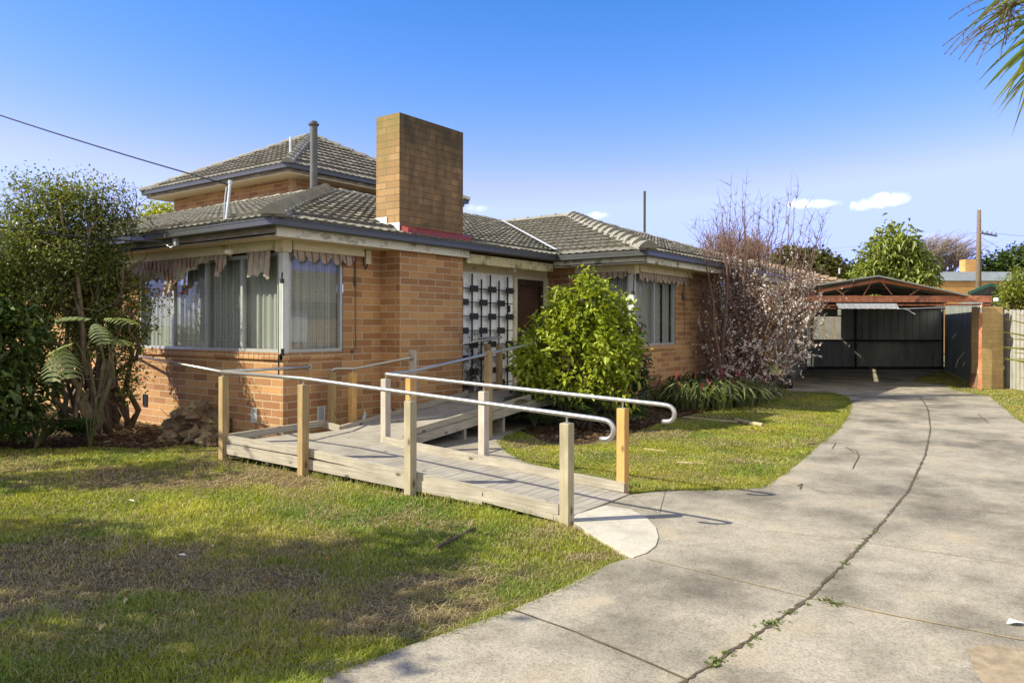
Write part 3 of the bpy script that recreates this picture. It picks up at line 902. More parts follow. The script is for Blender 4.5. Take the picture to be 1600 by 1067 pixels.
# tiled roofs
def tile_plane(mb, O, ax, up, Lv, umin, umax, g=.335, per=.165):
    O, ax, up = np.array(O, float), np.array(ax, float), np.array(up, float)
    ax /= np.linalg.norm(ax); up /= np.linalg.norm(up)
    n = np.cross(ax, up)
    if n[2] < 0: n = -n
    nj = int(math.ceil(Lv / g))
    dx = per / 6
    for j in range(nj):
        v0 = j * g; v1 = min((j + 1) * g + .02, Lv + .01)
        lo = min(umin(v0), umin(v1)); hi = max(umax(v0), umax(v1))
        if hi - lo < .05: continue
        off = (j % 2) * per
        us = np.arange(math.floor((lo) / dx), math.ceil(hi / dx) + 1) * dx
        jl = np.array([(_perm[int(abs(u / (2 * per))) % 256, (j * 7) % 256] - .5) for u in us]) * .012
        prof = .017 * (np.clip(np.cos(2 * np.pi * (us + off) / per), -.35, 1) + .35) / 1.35
        rows = []
        for v, lift in ((v0 + .03, -.02), (v0, .066 if j else .03), (v1, .004)):
            uu = np.clip(us, umin(v), umax(v))
            pp = prof if lift > -.01 else prof * .0
            ll = lift + (jl if lift > .01 else 0)
            vv = v + (jl * .8 if lift > .01 else 0)
            rows.append(O + uu[:, None] * ax + (np.ones_like(uu) * vv)[:, None] * up + (pp + ll)[:, None] * n)
        b = len(mb.v); k = len(us)
        for r in rows: mb.v += [tuple(p) for p in r]
        for r in range(2):
            for i in range(k - 1):
                mb.f.append((b + r * k + i, b + r * k + i + 1, b + (r + 1) * k + i + 1, b + (r + 1) * k + i)); mb.m.append(0)

def caps(mb, p, q, r=.12, seg=.40, k0=1.22, k1=.88, bed=True):
    p, q = np.array(p, float), np.array(q, float)
    L = np.linalg.norm(q - p); d = (q - p) / L
    s = np.cross(d, [0, 0, 1.0]); s /= np.linalg.norm(s); u = np.cross(s, d)
    n = max(1, int(round(L / seg)))
    for i in range(n):
        a = p + d * (L * i / n - .03); b_ = p + d * (L * (i + 1) / n + .02)
        vs = []
        jit = random.uniform(-.008, .008)
        for e, rr, dz in ((a, r * k0, .035 * (k0 - k1) / .34), (b_, r * k1, -.005)):
            for ox, oz in ((-1.1, -.1), (-.98, .18), (-.66, .46), (-.26, .72), (0, .78), (.26, .72), (.66, .46), (.98, .18), (1.1, -.1)):
                vs.append(e + s * ox * rr + u * (oz * rr - .01 + dz + jit))
        fs = [(k, k + 1, 10 + k, 9 + k) for k in range(8)] + [tuple(range(8, -1, -1)), tuple(range(9, 18))]
        mb.add(vs, fs)
    if bed:
        vs = []
        for e in (p, q):
            for o, z in ((-r * 1.25, -.03), (-r * 1.05, .03), (r * 1.05, .03), (r * 1.25, -.03)):
                vs.append(e + s * o + u * z)
        mb.add(vs, [(0, 1, 5, 4), (1, 2, 6, 5), (2, 3, 7, 6), (0, 3, 2, 1), (4, 5, 6, 7)])

T1, T2, Z0 = .314, .338, 2.955
SL = math.sqrt(1 + T1 * T1); SL2 = math.sqrt(1 + T2 * T2)
H = 5.09
rm = MB()
# plane A (faces -X): u along +Y from corner
tile_plane(rm, (-.62, -.62, Z0), (0, 1, 0), (1, 0, T1), H * SL, lambda v: v / SL, lambda v: 14.0 - 0 * v)
# plane B (faces -Y): along +X, cut by chimney and valley
def bmax(v):
    y = v / SL                       # plan distance from eave
    return 5.84 + T1 * y / T2 + .62  # valley line, measured from x = -.62
tile_plane(rm, (-.62, -.62, Z0), (1, 0, 0), (0, 1, T1), H * SL, lambda v: v / SL, bmax)
# plane C (wing, faces -X): along -Y direction from valley to hip
WH = 4.42
def cmin(v): return v / SL2
def cmax(v):
    x = v / SL2
    return 1.95 + T2 * x / T1
tile_plane(rm, (5.84, -2.57, Z0), (0, 1, 0), (1, 0, T2), WH * SL2, cmin, cmax)
# plane D (wing hip end, faces -Y)
tile_plane(rm, (5.84, -2.57, Z0), (1, 0, 0), (0, 1, T2), WH * SL2, lambda v: v / SL2, lambda v: 8.84 - v / SL2)
roof = part(rm, 'roof', TILE, uv=False)
bk = MB()
zr = Z0 + H * T1 - .03; zw = Z0 + WH * T2 - .03
bk.quad((4.47, 4.47, zr), (4.47, 13.4, zr), (9.5, 13.4, 2.9), (9.5, 4.47, 2.9))
bk.quad((4.47, 4.47, zr), (12, 4.47, zr), (12, 9.6, 2.9), (4.47, 9.6, 2.9))
bk.quad((10.26, 1.85, zw), (14.68, -2.57, 2.92), (14.68, 9, 2.92), (10.26, 9, zw))
bk.build('rear_slope', TILE, roof)
cp = MB()
caps(cp, (-.60, -.60, Z0 + .035), (4.47, 4.47, zr + .05), .125, .36)
caps(cp, (4.47, 4.47, zr + .05), (4.47, 13.0, zr + .04), .095, .40, 1.08, .96)
caps(cp, (4.47, 4.47, zr + .05), (11.5, 4.47, zr + .04), .095, .40, 1.08, .96)
caps(cp, (5.86, -2.55, Z0 + .035), (10.26, 1.85, zw + .05), .135, .42)
caps(cp, (10.26, 1.85, zw + .06), (10.26, 4.1, zw + .04), .095, .42, 1.08, .96)
caps(cp, (14.66, -2.55, Z0 + .035), (10.26, 1.85, zw + .04), .095, .42, 1.08, .96)
cp.build('ridge_cap', CAPM, roof, uv=False)
va = MB()
vt = []
for k in range(2):
    y = (0, 4.45)[k]
    x = 5.84 + T1 * y / T2
    vt.append((x, -.62 + y, Z0 + T1 * y))
(ax_, ay_, az_), (bx_, by_, bz_) = vt
va.quad((ax_ - .10, ay_, az_ + .12), (ax_ + .05, ay_, az_ + .125), (bx_ + .05, by_, bz_ + .125), (bx_ - .10, by_, bz_ + .12))
va.build('valley_flashing', LEADF, roof)

# upper storey
ux, uy, GX, GY, UL, ZE = 4.7, 5.97, 4.1, 5.37, 6.3, 5.21
up = MB()
up.quad((ux, 11.08, 3.9), (ux, uy, 3.9), (ux, uy, 5.03), (ux, 11.08, 5.03))
up.quad((ux, uy, 3.9), (9.8, uy, 3.9), (9.8, uy, 5.03), (ux, uy, 5.03))
up.quad((9.8, uy, 3.9), (9.8, 11.08, 3.9), (9.8, 11.08, 5.03), (9.8, uy, 5.03))
up.quad((9.8, 11.08, 3.9), (ux, 11.08, 3.9), (ux, 11.08, 5.03), (9.8, 11.08, 5.03))
us_ = part(up, 'upper_storey', BRICK)
tr = MB(); tr.box((ux - .012, uy - .012, 4.3), (ux + .11, uy + .11, 5.025)); tr.build('corner_trim', timber('brown_trim', (.42, .27, .14), (.52, .36, .2), 'v'), us_)
sq = [(GX + .1, GY + UL - .1), (GX + .1, GY + .1), (GX + UL - .1, GY + .1), (GX + UL - .1, GY + UL - .1)]
so = MB(); so.sweep(sq, [(0, 5.025), (0, 5.045), (.62, 5.045), (.62, 5.025)])
so.box((GX + .12, GY + UL - .7, 5.024), (GX + UL - .2, GY + UL - .12, 5.044)); so.build('soffit', SOFFIT, us_)
fz = MB(); fz.sweep(sq, [(-.01, 5.045), (-.01, 5.125), (.012, 5.125), (.012, 5.045)]); fz.build('fascia', FASC_D, us_)
fz = MB(); fz.sweep(sq, [(-.014, 5.135), (-.014, 5.135), (-.012, 5.135), (-.012, 5.135)]); fz.build('fascia', FASC_W, us_)
ug = MB(); ug.sweep([(GX, GY + UL), (GX, GY), (GX + UL, GY), (GX + UL, GY + UL)], [(o, z + ZE - 2.95) for o, z in gp_prof]); ug.build('gutter', GUTTER, us_)
T3 = (6.90 - ZE) / (UL / 2); S3 = math.sqrt(1 + T3 * T3)
ur = MB()
tile_plane(ur, (GX, GY, ZE), (0, 1, 0), (1, 0, T3), UL / 2 * S3, lambda v: v / S3, lambda v: UL - v / S3, g=.33, per=.19)
tile_plane(ur, (GX, GY, ZE), (1, 0, 0), (0, 1, T3), UL / 2 * S3, lambda v: v / S3, lambda v: UL - v / S3, g=.33, per=.19)
ap = (GX + UL / 2, GY + UL / 2, 6.90)
ur.quad((GX + UL, GY, ZE), (GX + UL, GY + UL, ZE), ap); ur.quad((GX + UL, GY + UL, ZE), (GX, GY + UL, ZE), ap)
uro = part(ur, 'upper_roof', TILE_U, uv=False)
uc = MB()
for cx_, cy_ in ((GX, GY), (GX, GY + UL), (GX + UL, GY)):
    caps(uc, (cx_ + .02, cy_ + .02, ZE + .03), (ap[0], ap[1], ap[2] + .03), .11, .40, 1.12, .93)
uc.build('ridge_cap', CAPM, uro, uv=False)
vp = MB(); q_ = dp(454, 233, 17.6); vp.tube([q_ + UP * -.1, q_ + UP * .28], .03, 8); vp.build('roof_vent', GALV, uro, smooth=False)

fl = MB(); fl.lathe((3.97, 4.3, 4.45), [(.078, 0), (.078, 1.38), (.11, 1.385), (.115, 1.42), (.075, 1.425), (.075, 1.47)], 16)
part(fl, 'flue_pipe', M('grey_flue', (.10, .095, .09), .55, .2, 6, metal=.2))
mp = MB(); mp.tube([(-.40, .73, 3.0), (-.365, .73, 3.3), (-.335, .73, 3.57)], .021, 8); mp.tube([(-.335, .73, 3.55), (-.335, .73, 3.6)], .028, 8)
mp.tube([(-.38, .75, 3.5), (-.40, .76, 3.3), (-.42, .74, 3.03)], .008, 6)
part(mp, 'service_mast', GALV)
wp = MB(); q_ = np.array([12.78, .97, 4.2]); wp.tube([q_, q_ + UP * 1.17], .035, 8); part(wp, 'vent_pole', M('dark_pole', (.05, .045, .04), .6))
mt = MB(); mt.box((1.46, -.05, 2.53), (1.56, -.002, 2.74)); mo = part(mt, 'meter_box', CREAM)
mt = MB(); mt.tube([(1.5, -.03, 2.74), (1.44, -.03, 2.70), (1.42, -.03, 2.5), (1.46, -.03, 2.45), (1.51, -.03, 2.53)], .01, 6); mt.build('cable', BLACK, mo)
br_ = MB(); br_.box((-.56, 1.72, 2.74), (-.505, 1.80, 2.88)); br_.tube([(-.53, 1.76, 2.76), (-.56, 1.85, 2.72), (-.56, 1.95, 2.76)], .012, 6); part(br_, 'cable_bracket', GALV)

# ------------------------------------------------------------------ windows
mg, tg, bgl = newmat('window_glass')
trn = tg.nodes.new('ShaderNodeBsdfTransparent'); trn.inputs[0].default_value = (.86, .89, .88, 1)
gl = tg.nodes.new('ShaderNodeBsdfGlossy'); gl.inputs['Roughness'].default_value = .015
lw = tg.nodes.new('ShaderNodeLayerWeight'); lw.inputs[0].default_value = .5
pw5 = tg.nodes.new('ShaderNodeMath'); pw5.operation = 'POWER'; pw5.inputs[1].default_value = 4.0
tg.links.new(lw.outputs['Facing'], pw5.inputs[0])
fr = tg.nodes.new('ShaderNodeMath'); fr.operation = 'MULTIPLY_ADD'; fr.inputs[1].default_value = .85; fr.inputs[2].default_value = .07
tg.links.new(pw5.outputs[0], fr.inputs[0])
ms = tg.nodes.new('ShaderNodeMixShader')
tg.links.new(fr.outputs[0], ms.inputs[0]); tg.links.new(trn.outputs[0], ms.inputs[1]); tg.links.new(gl.outputs[0], ms.inputs[2])
tg.links.new(ms.outputs[0], tg.nodes['Material Output'].inputs['Surface'])
GLASS = mg
def lace(name, colr, dens, lacy=True):
    m, t, b = newmat(name)
    vec = mapped(t, 'UV')
    b.inputs['Base Color'].default_value = (*colr, 1); b.inputs['Roughness'].default_value = .9
    b.inputs['Specular IOR Level'].default_value = .05
    tl = t.nodes.new('ShaderNodeBsdfTranslucent'); tl.inputs[0].default_value = (*colr, 1)
    m1 = t.nodes.new('ShaderNodeMixShader'); m1.inputs[0].default_value = .3
    t.links.new(b.outputs[0], m1.inputs[1]); t.links.new(tl.outputs[0], m1.inputs[2])
    tp = t.nodes.new('ShaderNodeBsdfTransparent')
    m2 = t.nodes.new('ShaderNodeMixShader')
    if lacy:
        ck = t.nodes.new('ShaderNodeTexBrick'); t.links.new(vec, ck.inputs['Vector']); ck.offset = 0
        ck.inputs['Scale'].default_value = 1; ck.inputs['Brick Width'].default_value = .034; ck.inputs['Row Height'].default_value = .034
        ck.inputs['Mortar Size'].default_value = .006; ck.inputs['Mortar Smooth'].default_value = .6
        n = tex(t, 'ShaderNodeTexNoise', vec, Scale=30, Detail=3)
        a = t.nodes.new('ShaderNodeMath'); a.operation = 'MULTIPLY_ADD'
        t.links.new(ck.outputs['Fac'], a.inputs[0]); a.inputs[1].default_value = .42
        bq = t.nodes.new('ShaderNodeMath'); bq.operation = 'MULTIPLY_ADD'
        t.links.new(n.outputs[0], bq.inputs[0]); bq.inputs[1].default_value = .5; bq.inputs[2].default_value = dens - .25
        t.links.new(bq.outputs[0], a.inputs[2])
        t.links.new(a.outputs[0], m2.inputs[0])
    else:
        m2.inputs[0].default_value = dens
    t.links.new(tp.outputs[0], m2.inputs[1]); t.links.new(m1.outputs[0], m2.inputs[2])
    t.links.new(m2.outputs[0], t.nodes['Material Output'].inputs['Surface'])
    return m
LACE = lace('lace_curtain', (.70, .69, .66), .44)
LACE2 = lace('lace_curtain_dense', (.66, .64, .60), .56)
SHEER = lace('plain_curtain', (.55, .54, .49), .93, False)

def curtain_mb(axis, a0, a1, z0, z1, at_, amp=.03, per=.16, seed=0):
    mb = MB()
    n = max(8, int(abs(a1 - a0) / .018))
    rr = random.Random(seed)
    ph = 0
    vs = []
    for i in range(n + 1):
        a = a0 + (a1 - a0) * i / n
        ph += (1.0 / n) * abs(a1 - a0) / per * 2 * math.pi * rr.uniform(.55, 1.45)
        o = at_ + amp * math.sin(ph) + amp * .4 * math.sin(ph * 2.3 + 1)
        for z in (z0, z1):
            vs.append((o, a, z) if axis == 'x' else (a, o, z))
    mb.add(vs, [(2 * i, 2 * i + 2, 2 * i + 3, 2 * i + 1) for i in range(n)])
    return mb

def window(axis, at_, a0, a1, z0, z1, mull, sgn, curtains, label=None, fw_=.045, dep=.07, parent=None):
    # axis 'x': plane x = at_, spans y; sgn points indoors
    f = MB()
    def bx(p0, p1, q0, q1, d0, d1):
        if axis == 'x': f.box((at_ + sgn * d0, p0, q0), (at_ + sgn * d1, p1, q1))
        else: f.box((p0, at_ + sgn * d0, q0), (p1, at_ + sgn * d1, q1))
    bx(a0, a1, z0, z0 + fw_, .0, dep); bx(a0, a1, z1 - fw_, z1, .0, dep)
    bx(a0, a0 + fw_, z0 + fw_, z1 - fw_, .0, dep); bx(a1 - fw_, a1, z0 + fw_, z1 - fw_, .0, dep)
    for mth, wd in mull:
        bx(mth - wd / 2, mth + wd / 2, z0 + fw_, z1 - fw_, .004, dep - .004)
    fo = f.build('window', ALU, house)
    if label: fo['label'] = label
    p = MB()
    d = sgn * .035
    if axis == 'x': p.quad((at_ + d, a0, z0), (at_ + d, a1, z0), (at_ + d, a1, z1), (at_ + d, a0, z1))
    else: p.quad((a0, at_ + d, z0), (a1, at_ + d, z0), (a1, at_ + d, z1), (a0, at_ + d, z1))
    p.build('pane', GLASS, fo)
    for k, (c0, c1, mat, off, amp) in enumerate(curtains):
        cm = curtain_mb(axis, c0, c1, z0 - .08, z1 + .02, at_ + sgn * off, amp, .15, k + int(abs(at_) * 10))
        cm.build('curtain', mat, fo, smooth=True)
    return fo
ZS, ZH = 1.225, 2.60
window('x', .012, .10, 3.84, ZS, ZH, [(2.82, .05), (1.90, .04), (.985, .05)], 1,
       [(.12, .97, SHEER, .13, .018), (.97, 2.83, LACE, .15, .03), (2.80, 3.84, SHEER, .11, .015)], 'wide four pane window with lace curtains beside the corner')
window('y', .012, .085, 1.05, ZS, ZH, [], 1, [(.10, 1.02, LACE2, .13, .03)], 'single pane window with lace curtain next to the brick breast')
window('x', 6.472, -1.86, -.78, ZS, ZH, [(-1.3, .04)], 1, [(-1.8, -.78, LACE, .14, .02)], 'shaded corner window behind the green shrub')
window('y', -1.938, 6.53, 8.35, ZS - .01, ZH + .02, [(7.41, .05)], 1,
       [(6.56, 7.4, SHEER, .12, .012), (7.42, 7.93, LACE, .14, .03), (8.02, 8.34, SHEER, .12, .012)], 'sliding window with grey and lace curtains on the wing')
window('y', -1.938, 10.86, 12.3, ZS - .1, SO, [(11.58, .05)], 1, [(10.9, 12.28, LACE, .14, .03)], 'far window behind the blossom tree')
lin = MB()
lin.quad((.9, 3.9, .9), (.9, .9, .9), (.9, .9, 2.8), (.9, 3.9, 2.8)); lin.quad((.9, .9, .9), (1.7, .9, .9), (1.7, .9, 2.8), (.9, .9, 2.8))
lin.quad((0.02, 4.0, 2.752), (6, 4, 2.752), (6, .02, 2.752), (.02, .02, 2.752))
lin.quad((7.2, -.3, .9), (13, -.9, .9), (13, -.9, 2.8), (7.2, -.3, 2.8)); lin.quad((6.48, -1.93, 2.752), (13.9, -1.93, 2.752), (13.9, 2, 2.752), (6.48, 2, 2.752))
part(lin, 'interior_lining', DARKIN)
# corner posts
cpz = MB(); cpz.box((-.012, -.012, ZS - .005), (.084, .084, 2.62)); cpz.box((-.03, -.03, ZS - .02), (.05, -.0125, ZS + 1.37)); cpz.box((-.028, -.0123, ZS - .02), (-.0125, .05, ZS + 1.37))
cpo = part(cpz, 'corner_post', PAINT_G)
cl = MB(); cl.box((-.075, -.06, 2.17), (-.03, -.02, 2.23)); cl.tube([(-.055, -.04, 2.2), (-.05, -.045, 2.32)], .01, 6); cl.box((-.06, -.05, ZS - .03), (-.02, -.028, ZS + .06)); cl.tube([(-.05, .03, 2.2), (-.05, .03, ZS)], .006, 6); cl.tube([(-.05, .03, ZS - .02), (-.05, .03, ZS - .32)], .011, 6); cl.build('blind_cleat', BLACK, cpo)
cpz = MB(); cpz.box((6.448, -1.962, ZS - .005), (6.53, -1.862, 2.62))
cpo = part(cpz, 'corner_post', PAINT_G)
cl = MB(); cl.box((6.40, -1.98, 2.2), (6.47, -1.94, 2.26)); cl.tube([(6.43, -1.97, 2.24), (6.45, -1.975, 2.58)], .012, 6); cl.build('blind_cleat', BLACK, cpo)

# awning headboxes with scalloped cloth
mc, t, b = newmat('striped_awning_cloth')
wv = t.nodes.new('ShaderNodeTexWave'); wv.inputs['Scale'].default_value = 2.55; wv.inputs['Distortion'].default_value = .15
t.links.new(mapped(t, 'UV'), wv.inputs['Vector'])
cw = ramp(t, wv.outputs[0], [(.90, (.42, .35, .275)), (.95, (.22, .075, .06))])
nn = tex(t, 'ShaderNodeTexNoise', mapped(t), Scale=9, Detail=5)
t.links.new(mixc(t, .7, cw, ramp(t, nn.outputs[0], [(.3, (.55, .55, .55)), (.7, (1.15, 1.15, 1.15))]), 'MULTIPLY'), b.inputs['Base Color']); b.inputs['Roughness'].default_value = .9
CLOTH = mc
def cloth(axis, a0, a1, ztop, at_, bottom, n, wob=.02, slant=0.0, seed=1):
    mb = MB(); rr = random.Random(seed)
    ph = rr.random() * 6
    m_ = 5
    vs = []
    for i in range(n + 1):
        a = a0 + (a1 - a0) * i / n
        zb = bottom(i / n)
        for k in range(m_ + 1):
            q = k / m_
            z = ztop + (zb - ztop) * q
            o = at_ + wob * math.sin(ph + i * .9) * q + (-.02 if axis == 'x' else -.02) * q
            aa = a + slant * q * (ztop - zb)
            vs.append((o, aa, z) if axis == 'x' else (aa, o, z))
    for i in range(n):
        for k in range(m_):
            mb.f.append((i * (m_ + 1) + k, (i + 1) * (m_ + 1) + k, (i + 1) * (m_ + 1) + k + 1, i * (m_ + 1) + k + 1)); mb.m.append(0)
    mb.v += vs
    return mb
scal = lambda k, d0=.10, d1=.06: (lambda q: -d0 - d1 * abs(math.sin(q * k * math.pi)))
def join(*ms):
    r = MB()
    for m_ in ms: r.add(m_.v, m_.f)
    return r
# left torn awning (X = 0 wall)
aw = MB(); aw.box((-.085, .12, 2.63), (-.004, 4.55, 2.752)); aw.box((-.10, .125, 2.625), (-.086, 4.55, 2.70))
awl = part(aw, 'awning', CREAM); awl['label'] = 'long awning box with torn striped cloth'
zt = 2.64
pieces = []
pieces.append(cloth('x', .18, .72, zt, -.07, lambda q: zt - (.30 + .07 * abs(math.sin(q * 9)) + .05 * (q < .15) - .1 * (q > .93)), 30, .02, 0, 2))
pieces.append(cloth('x', .98, 1.5, zt, -.07, lambda q: zt - max(.02, .03 + .36 * (max(0, 1 - abs(q - .72) / .35)) - .04 * math.sin(q * 20)), 30, .03, .15, 3))
pieces.append(cloth('x', 1.5, 2.75, zt, -.07, lambda q: zt - (.05 + .55 * q ** 1.8 + .06 * abs(math.sin(q * 13))), 60, .035, .25, 4))
pieces.append(cloth('x', 2.7, 3.3, zt, -.07, lambda q: zt - (.20 + .13 * abs(math.sin(q * 8 + .4))), 30, .03, .35, 5))
pieces.append(cloth('x', 3.25, 4.5, zt, -.07, lambda q: zt - (.24 + .10 * abs(math.sin(q * 11)) + .05 * math.sin(q * 31)), 60, .035, .3, 6))
join(*pieces).build('valance', CLOTH, awl, smooth=True)
lb = MB(); q_ = np.array([-.30, .80, 2.60]); lb.tube([q_ + UP * .16, q_ + UP * .04], .004, 6); lb.lathe(q_, [(.01, .05), (.055, .045), (.065, .01), (.06, -.01), (.025, -.02)], 14); lb.build('hanging_fitting', CREAM, awl)
# front awning
aw = MB(); aw.box((.10, -.085, 2.64), (1.38, -.004, 2.752)); aw.box((.11, -.10, 2.63), (1.38, -.086, 2.715)); aw.box((-.075, -.075, 2.60), (.085, .085, 2.752))
awf = part(aw, 'awning', CREAM); awf['label'] = 'short awning box with scalloped cloth over the front corner window'
cloth('y', .12, 1.20, 2.645, -.055, lambda q: 2.645 - (.07 + .10 * abs(math.sin(q * 5 * math.pi)) ** .7), 60, .01, 0, 7).build('valance', CLOTH, awf, smooth=True)
cd = MB(); cd.tube([(1.27, -.03, 2.62), (1.27, -.03, 1.25)], .006, 6); cd.lathe((1.26, -.03, 2.18), [(.008, 0), (.02, .03), (.018, .1), (.012, .12), (.012, .42)], 8); cd.lathe((1.22, -.012, 1.22), [(.0, -.02), (.025, -.02), (.025, .02), (.0, .02)], 8); cd.build('pull_cord', GUTTER, awf)
# wing awnings
aw = MB(); aw.box((6.58, -2.035, 2.64), (9.0, -1.954, 2.752)); aw.box((6.59, -2.05, 2.635), (9.0, -2.036, 2.71)); aw.box((6.385, -2.025, 2.6), (6.55, -1.865, 2.752))
aww = part(aw, 'awning', CREAM); aww['label'] = 'awning box with scalloped cloth on the wing front'
cloth('y', 6.60, 8.85, 2.645, -2.0, lambda q: 2.645 - (.10 + .085 * abs(math.sin(q * 11 * math.pi)) ** .7), 110, .01, 0, 8).build('valance', CLOTH, aww, smooth=True)
cd = MB(); cd.tube([(8.77, -1.98, 2.62), (8.77, -1.98, 1.3)], .006, 6); cd.lathe((8.70, -1.98, 2.16), [(.01, 0), (.03, .05), (.02, .12), (.012, .2), (.012, .45)], 8); cd.build('pull_cord', GUTTER, aww)
aw = MB(); aw.box((6.375, -1.86, 2.64), (6.456, -.7, 2.752)); aww2 = part(aw, 'awning', CREAM); aww2['label'] = 'awning box on the shaded side of the wing corner'
cloth('x', -1.84, -.72, 2.645, 6.40, lambda q: 2.645 - (.09 + .05 * abs(math.sin(q * 6 * math.pi))), 50, .01, 0, 9).build('valance', CLOTH, aww2, smooth=True)

# wall vents, downpipe
def vent(axis, at_, a, z, mat=LEADF, w_=.13, h_=.2):
    mb = MB()
    def bx(p0, p1, q0, q1, d0, d1):
        if axis == 'x': mb.box((at_ - d0, p0, q0), (at_ - d1, p1, q1))
        else: mb.box((p0, at_ - d0, q0), (p1, at_ - d1, q1))
    bx(a, a + .012, z, z + h_, .001, .016); bx(a + w_ - .012, a + w_, z, z + h_, .001, .016)
    bx(a + .012, a + w_ - .012, z, z + .012, .001, .016); bx(a + .012, a + w_ - .012, z + h_ - .012, z + h_, .001, .016)
    for i in range(1, 11): bx(a + .012, a + w_ - .012, z + h_ * i / 11, z + h_ * i / 11 + .008, .004, .01)
    for i in range(1, 7): bx(a + w_ * i / 7, a + w_ * i / 7 + .006, z + .012, z + h_ - .012, .003, .008)
    o = part(mb, 'wall_vent', mat)
    bk_ = MB()
    if axis == 'x': bk_.quad((at_ - .002, a, z), (at_ - .002, a + w_, z), (at_ - .002, a + w_, z + h_), (at_ - .002, a, z + h_))
    else: bk_.quad((a, at_ - .002, z), (a + w_, at_ - .002, z), (a + w_, at_ - .002, z + h_), (a, at_ - .002, z + h_))
    bk_.build('backing', BLACK, o)
vent('x', 0, .575, .235); vent('y', 0, .58, .25); vent('x', 0, 3.55, .27, BLACK)
dpz = MB(); dpz.tube([(-.06, 4.75, 2.75), (-.06, 4.75, .0)], .05, 10); part(dpz, 'downpipe', GUTTER)

# entry: white boards, black lattice, door
en = MB()
xb = 3.29
while xb < 5.28:
    x2 = min(xb + .255, 5.285)
    en.box((xb, .018, .40), (x2 - .006, .045, 2.565)); xb = x2
en.box((3.285, .045, .40), (5.285, .055, 2.565))
eno = part(en, 'entry_panel', WHITEP)
nb = MB(); nb.box((5.14, .004, 1.86), (5.19, .017, 1.99)); nb.build('door_bell', BLACK, eno)
nb = MB(); nb.lathe((5.165, .0, 1.95), [(0, 0), (.001, 0)], 4)
hd = MB(); hd.box((3.285, .0, 2.57), (6.45, .05, 2.755)); hd.box((3.285, -.02, 2.562), (6.45, .0, 2.585))
part(hd, 'head_board', CREAM)
df = MB(); df.box((5.29, -.03, .42), (5.37, .05, 2.56)); df.box((6.30, -.03, .42), (6.445, .05, 2.56)); df.box((5.37, -.03, 2.51), (6.30, .05, 2.56))
part(df, 'door_frame', CREAM)
dr = MB()
dr.box((5.375, -.005, .44), (5.45, .03, 2.505)); dr.box((6.22, -.005, .44), (6.295, .03, 2.505)); dr.box((5.45, -.005, 2.40), (6.22, .03, 2.505)); dr.box((5.45, -.005, .44), (6.22, .03, .6)); dr.box((5.45, -.003, 1.4), (6.22, .028, 1.47))
for i in range(-20, 12):          # diamond mesh
    for sg in (1, -1):
        x_a = 5.45 + i * .077 if sg == 1 else 6.22 - i * .077
        z_a, z_b = .6, 2.40
        sx = sg * (z_b - z_a) / 2.1
        p0 = np.array([x_a, .01, z_a]); p1 = np.array([x_a + sx, .01, z_b])
        lo_, hi_ = 5.45, 6.22
        ts = []
        dx_ = p1[0] - p0[0]
        t0 = (lo_ - p0[0]) / dx_; t1 = (hi_ - p0[0]) / dx_
        if t0 > t1: t0, t1 = t1, t0
        t0, t1 = max(t0, 0), min(t1, 1)
        if t1 - t0 > .02:
            dr.beam(p0 + (p1 - p0) * t0, p0 + (p1 - p0) * t1, .008, .006, up=(0, 1, 0))
do = part(dr, 'security_door', M('brown_door_frame', (.045, .03, .024), .5, .2))
dh = MB(); dh.box((5.385, -.03, 1.4), (5.43, -.005, 1.56)); dh.tube([(5.41, -.03, 1.5), (5.41, -.06, 1.5), (5.50, -.06, 1.5)], .01, 6); dh.build('handle', BLACK, do)
dd_ = MB(); dd_.box((5.375, .06, .44), (6.295, .09, 2.505)); dd_.build('timber_door', M('dark_stained_door', (.13, .06, .035), .5, .3, 4), do)
la = MB()
rowz = [2.262, 2.018, 1.769, 1.515, 1.265, 1.03, .79, .55]
barx = [3.47, 3.72, 3.99, 4.255, 4.515, 4.78, 5.045]
for i, x in enumerate(barx):
    la.box((x - .012, -.045, .45), (x + .012, -.025, 2.53 if i % 2 == 0 else 2.44))
for i, z in enumerate(rowz):
    la.box((3.33, -.066, z - .009), (5.25 if i % 2 == 0 else 5.17, -.046, z + .009))
lo = part(la, 'metal_lattice', BLACK)
for i, z in enumerate(rowz):
    for k, x in enumerate(barx):
        if (i + k) % 2 == 0:
            bl = MB(); bl.bbox((x - .105, -.10, z - .055), (x + .105, -.068, z + .055), .004)
            bl.build('lattice_block', BLACK, lo)
pc = MB(); pc.box((3.29, -1.80, .30), (6.44, .0, .43)); part(pc, 'porch_floor', CONC_P)
lt = MB(); lt.lathe((5.05, -.2, 2.64), [(.02, .12), (.02, .03), (.035, .02), (.03, -.02), (.01, -.03)], 10); part(lt, 'porch_light', WHITEP)

# ------------------------------------------------------------------ access ramp
ramp_o = thing('access_ramp', 'weathered timber access ramp with steel handrails climbing from the driveway to the porch', 'ramp', (-.6, -3, 0))
def rpart(mb, name, mat, parent=None, **k):
    return mb.build(name, mat, parent or ramp_o, **k)
XL, XR, Y0r, Y1r, ZL = -1.115, -.05, -5.27, -2.0, .19
dk = MB()
nb_ = 36
for i in range(nb_):
    ya = Y0r + (Y1r - Y0r) * i / nb_; yb = Y0r + (Y1r - Y0r) * (i + 1) / nb_ - .006
    za = .024 + (ZL - .024) * i / nb_; zb = .024 + (ZL - .024) * (i + 1) / nb_
    j = random.uniform(-.001, .001)
    dk.add([(XL, ya, za + j), (XR, ya, za + j), (XR, yb, zb + j), (XL, yb, zb + j), (XL, ya, za - .022), (XR, ya, za - .022), (XR, yb, zb - .022), (XL, yb, zb - .022)],
           [(0, 1, 2, 3), (0, 4, 5, 1), (1, 5, 6, 2), (2, 6, 7, 3), (3, 7, 4, 0)])
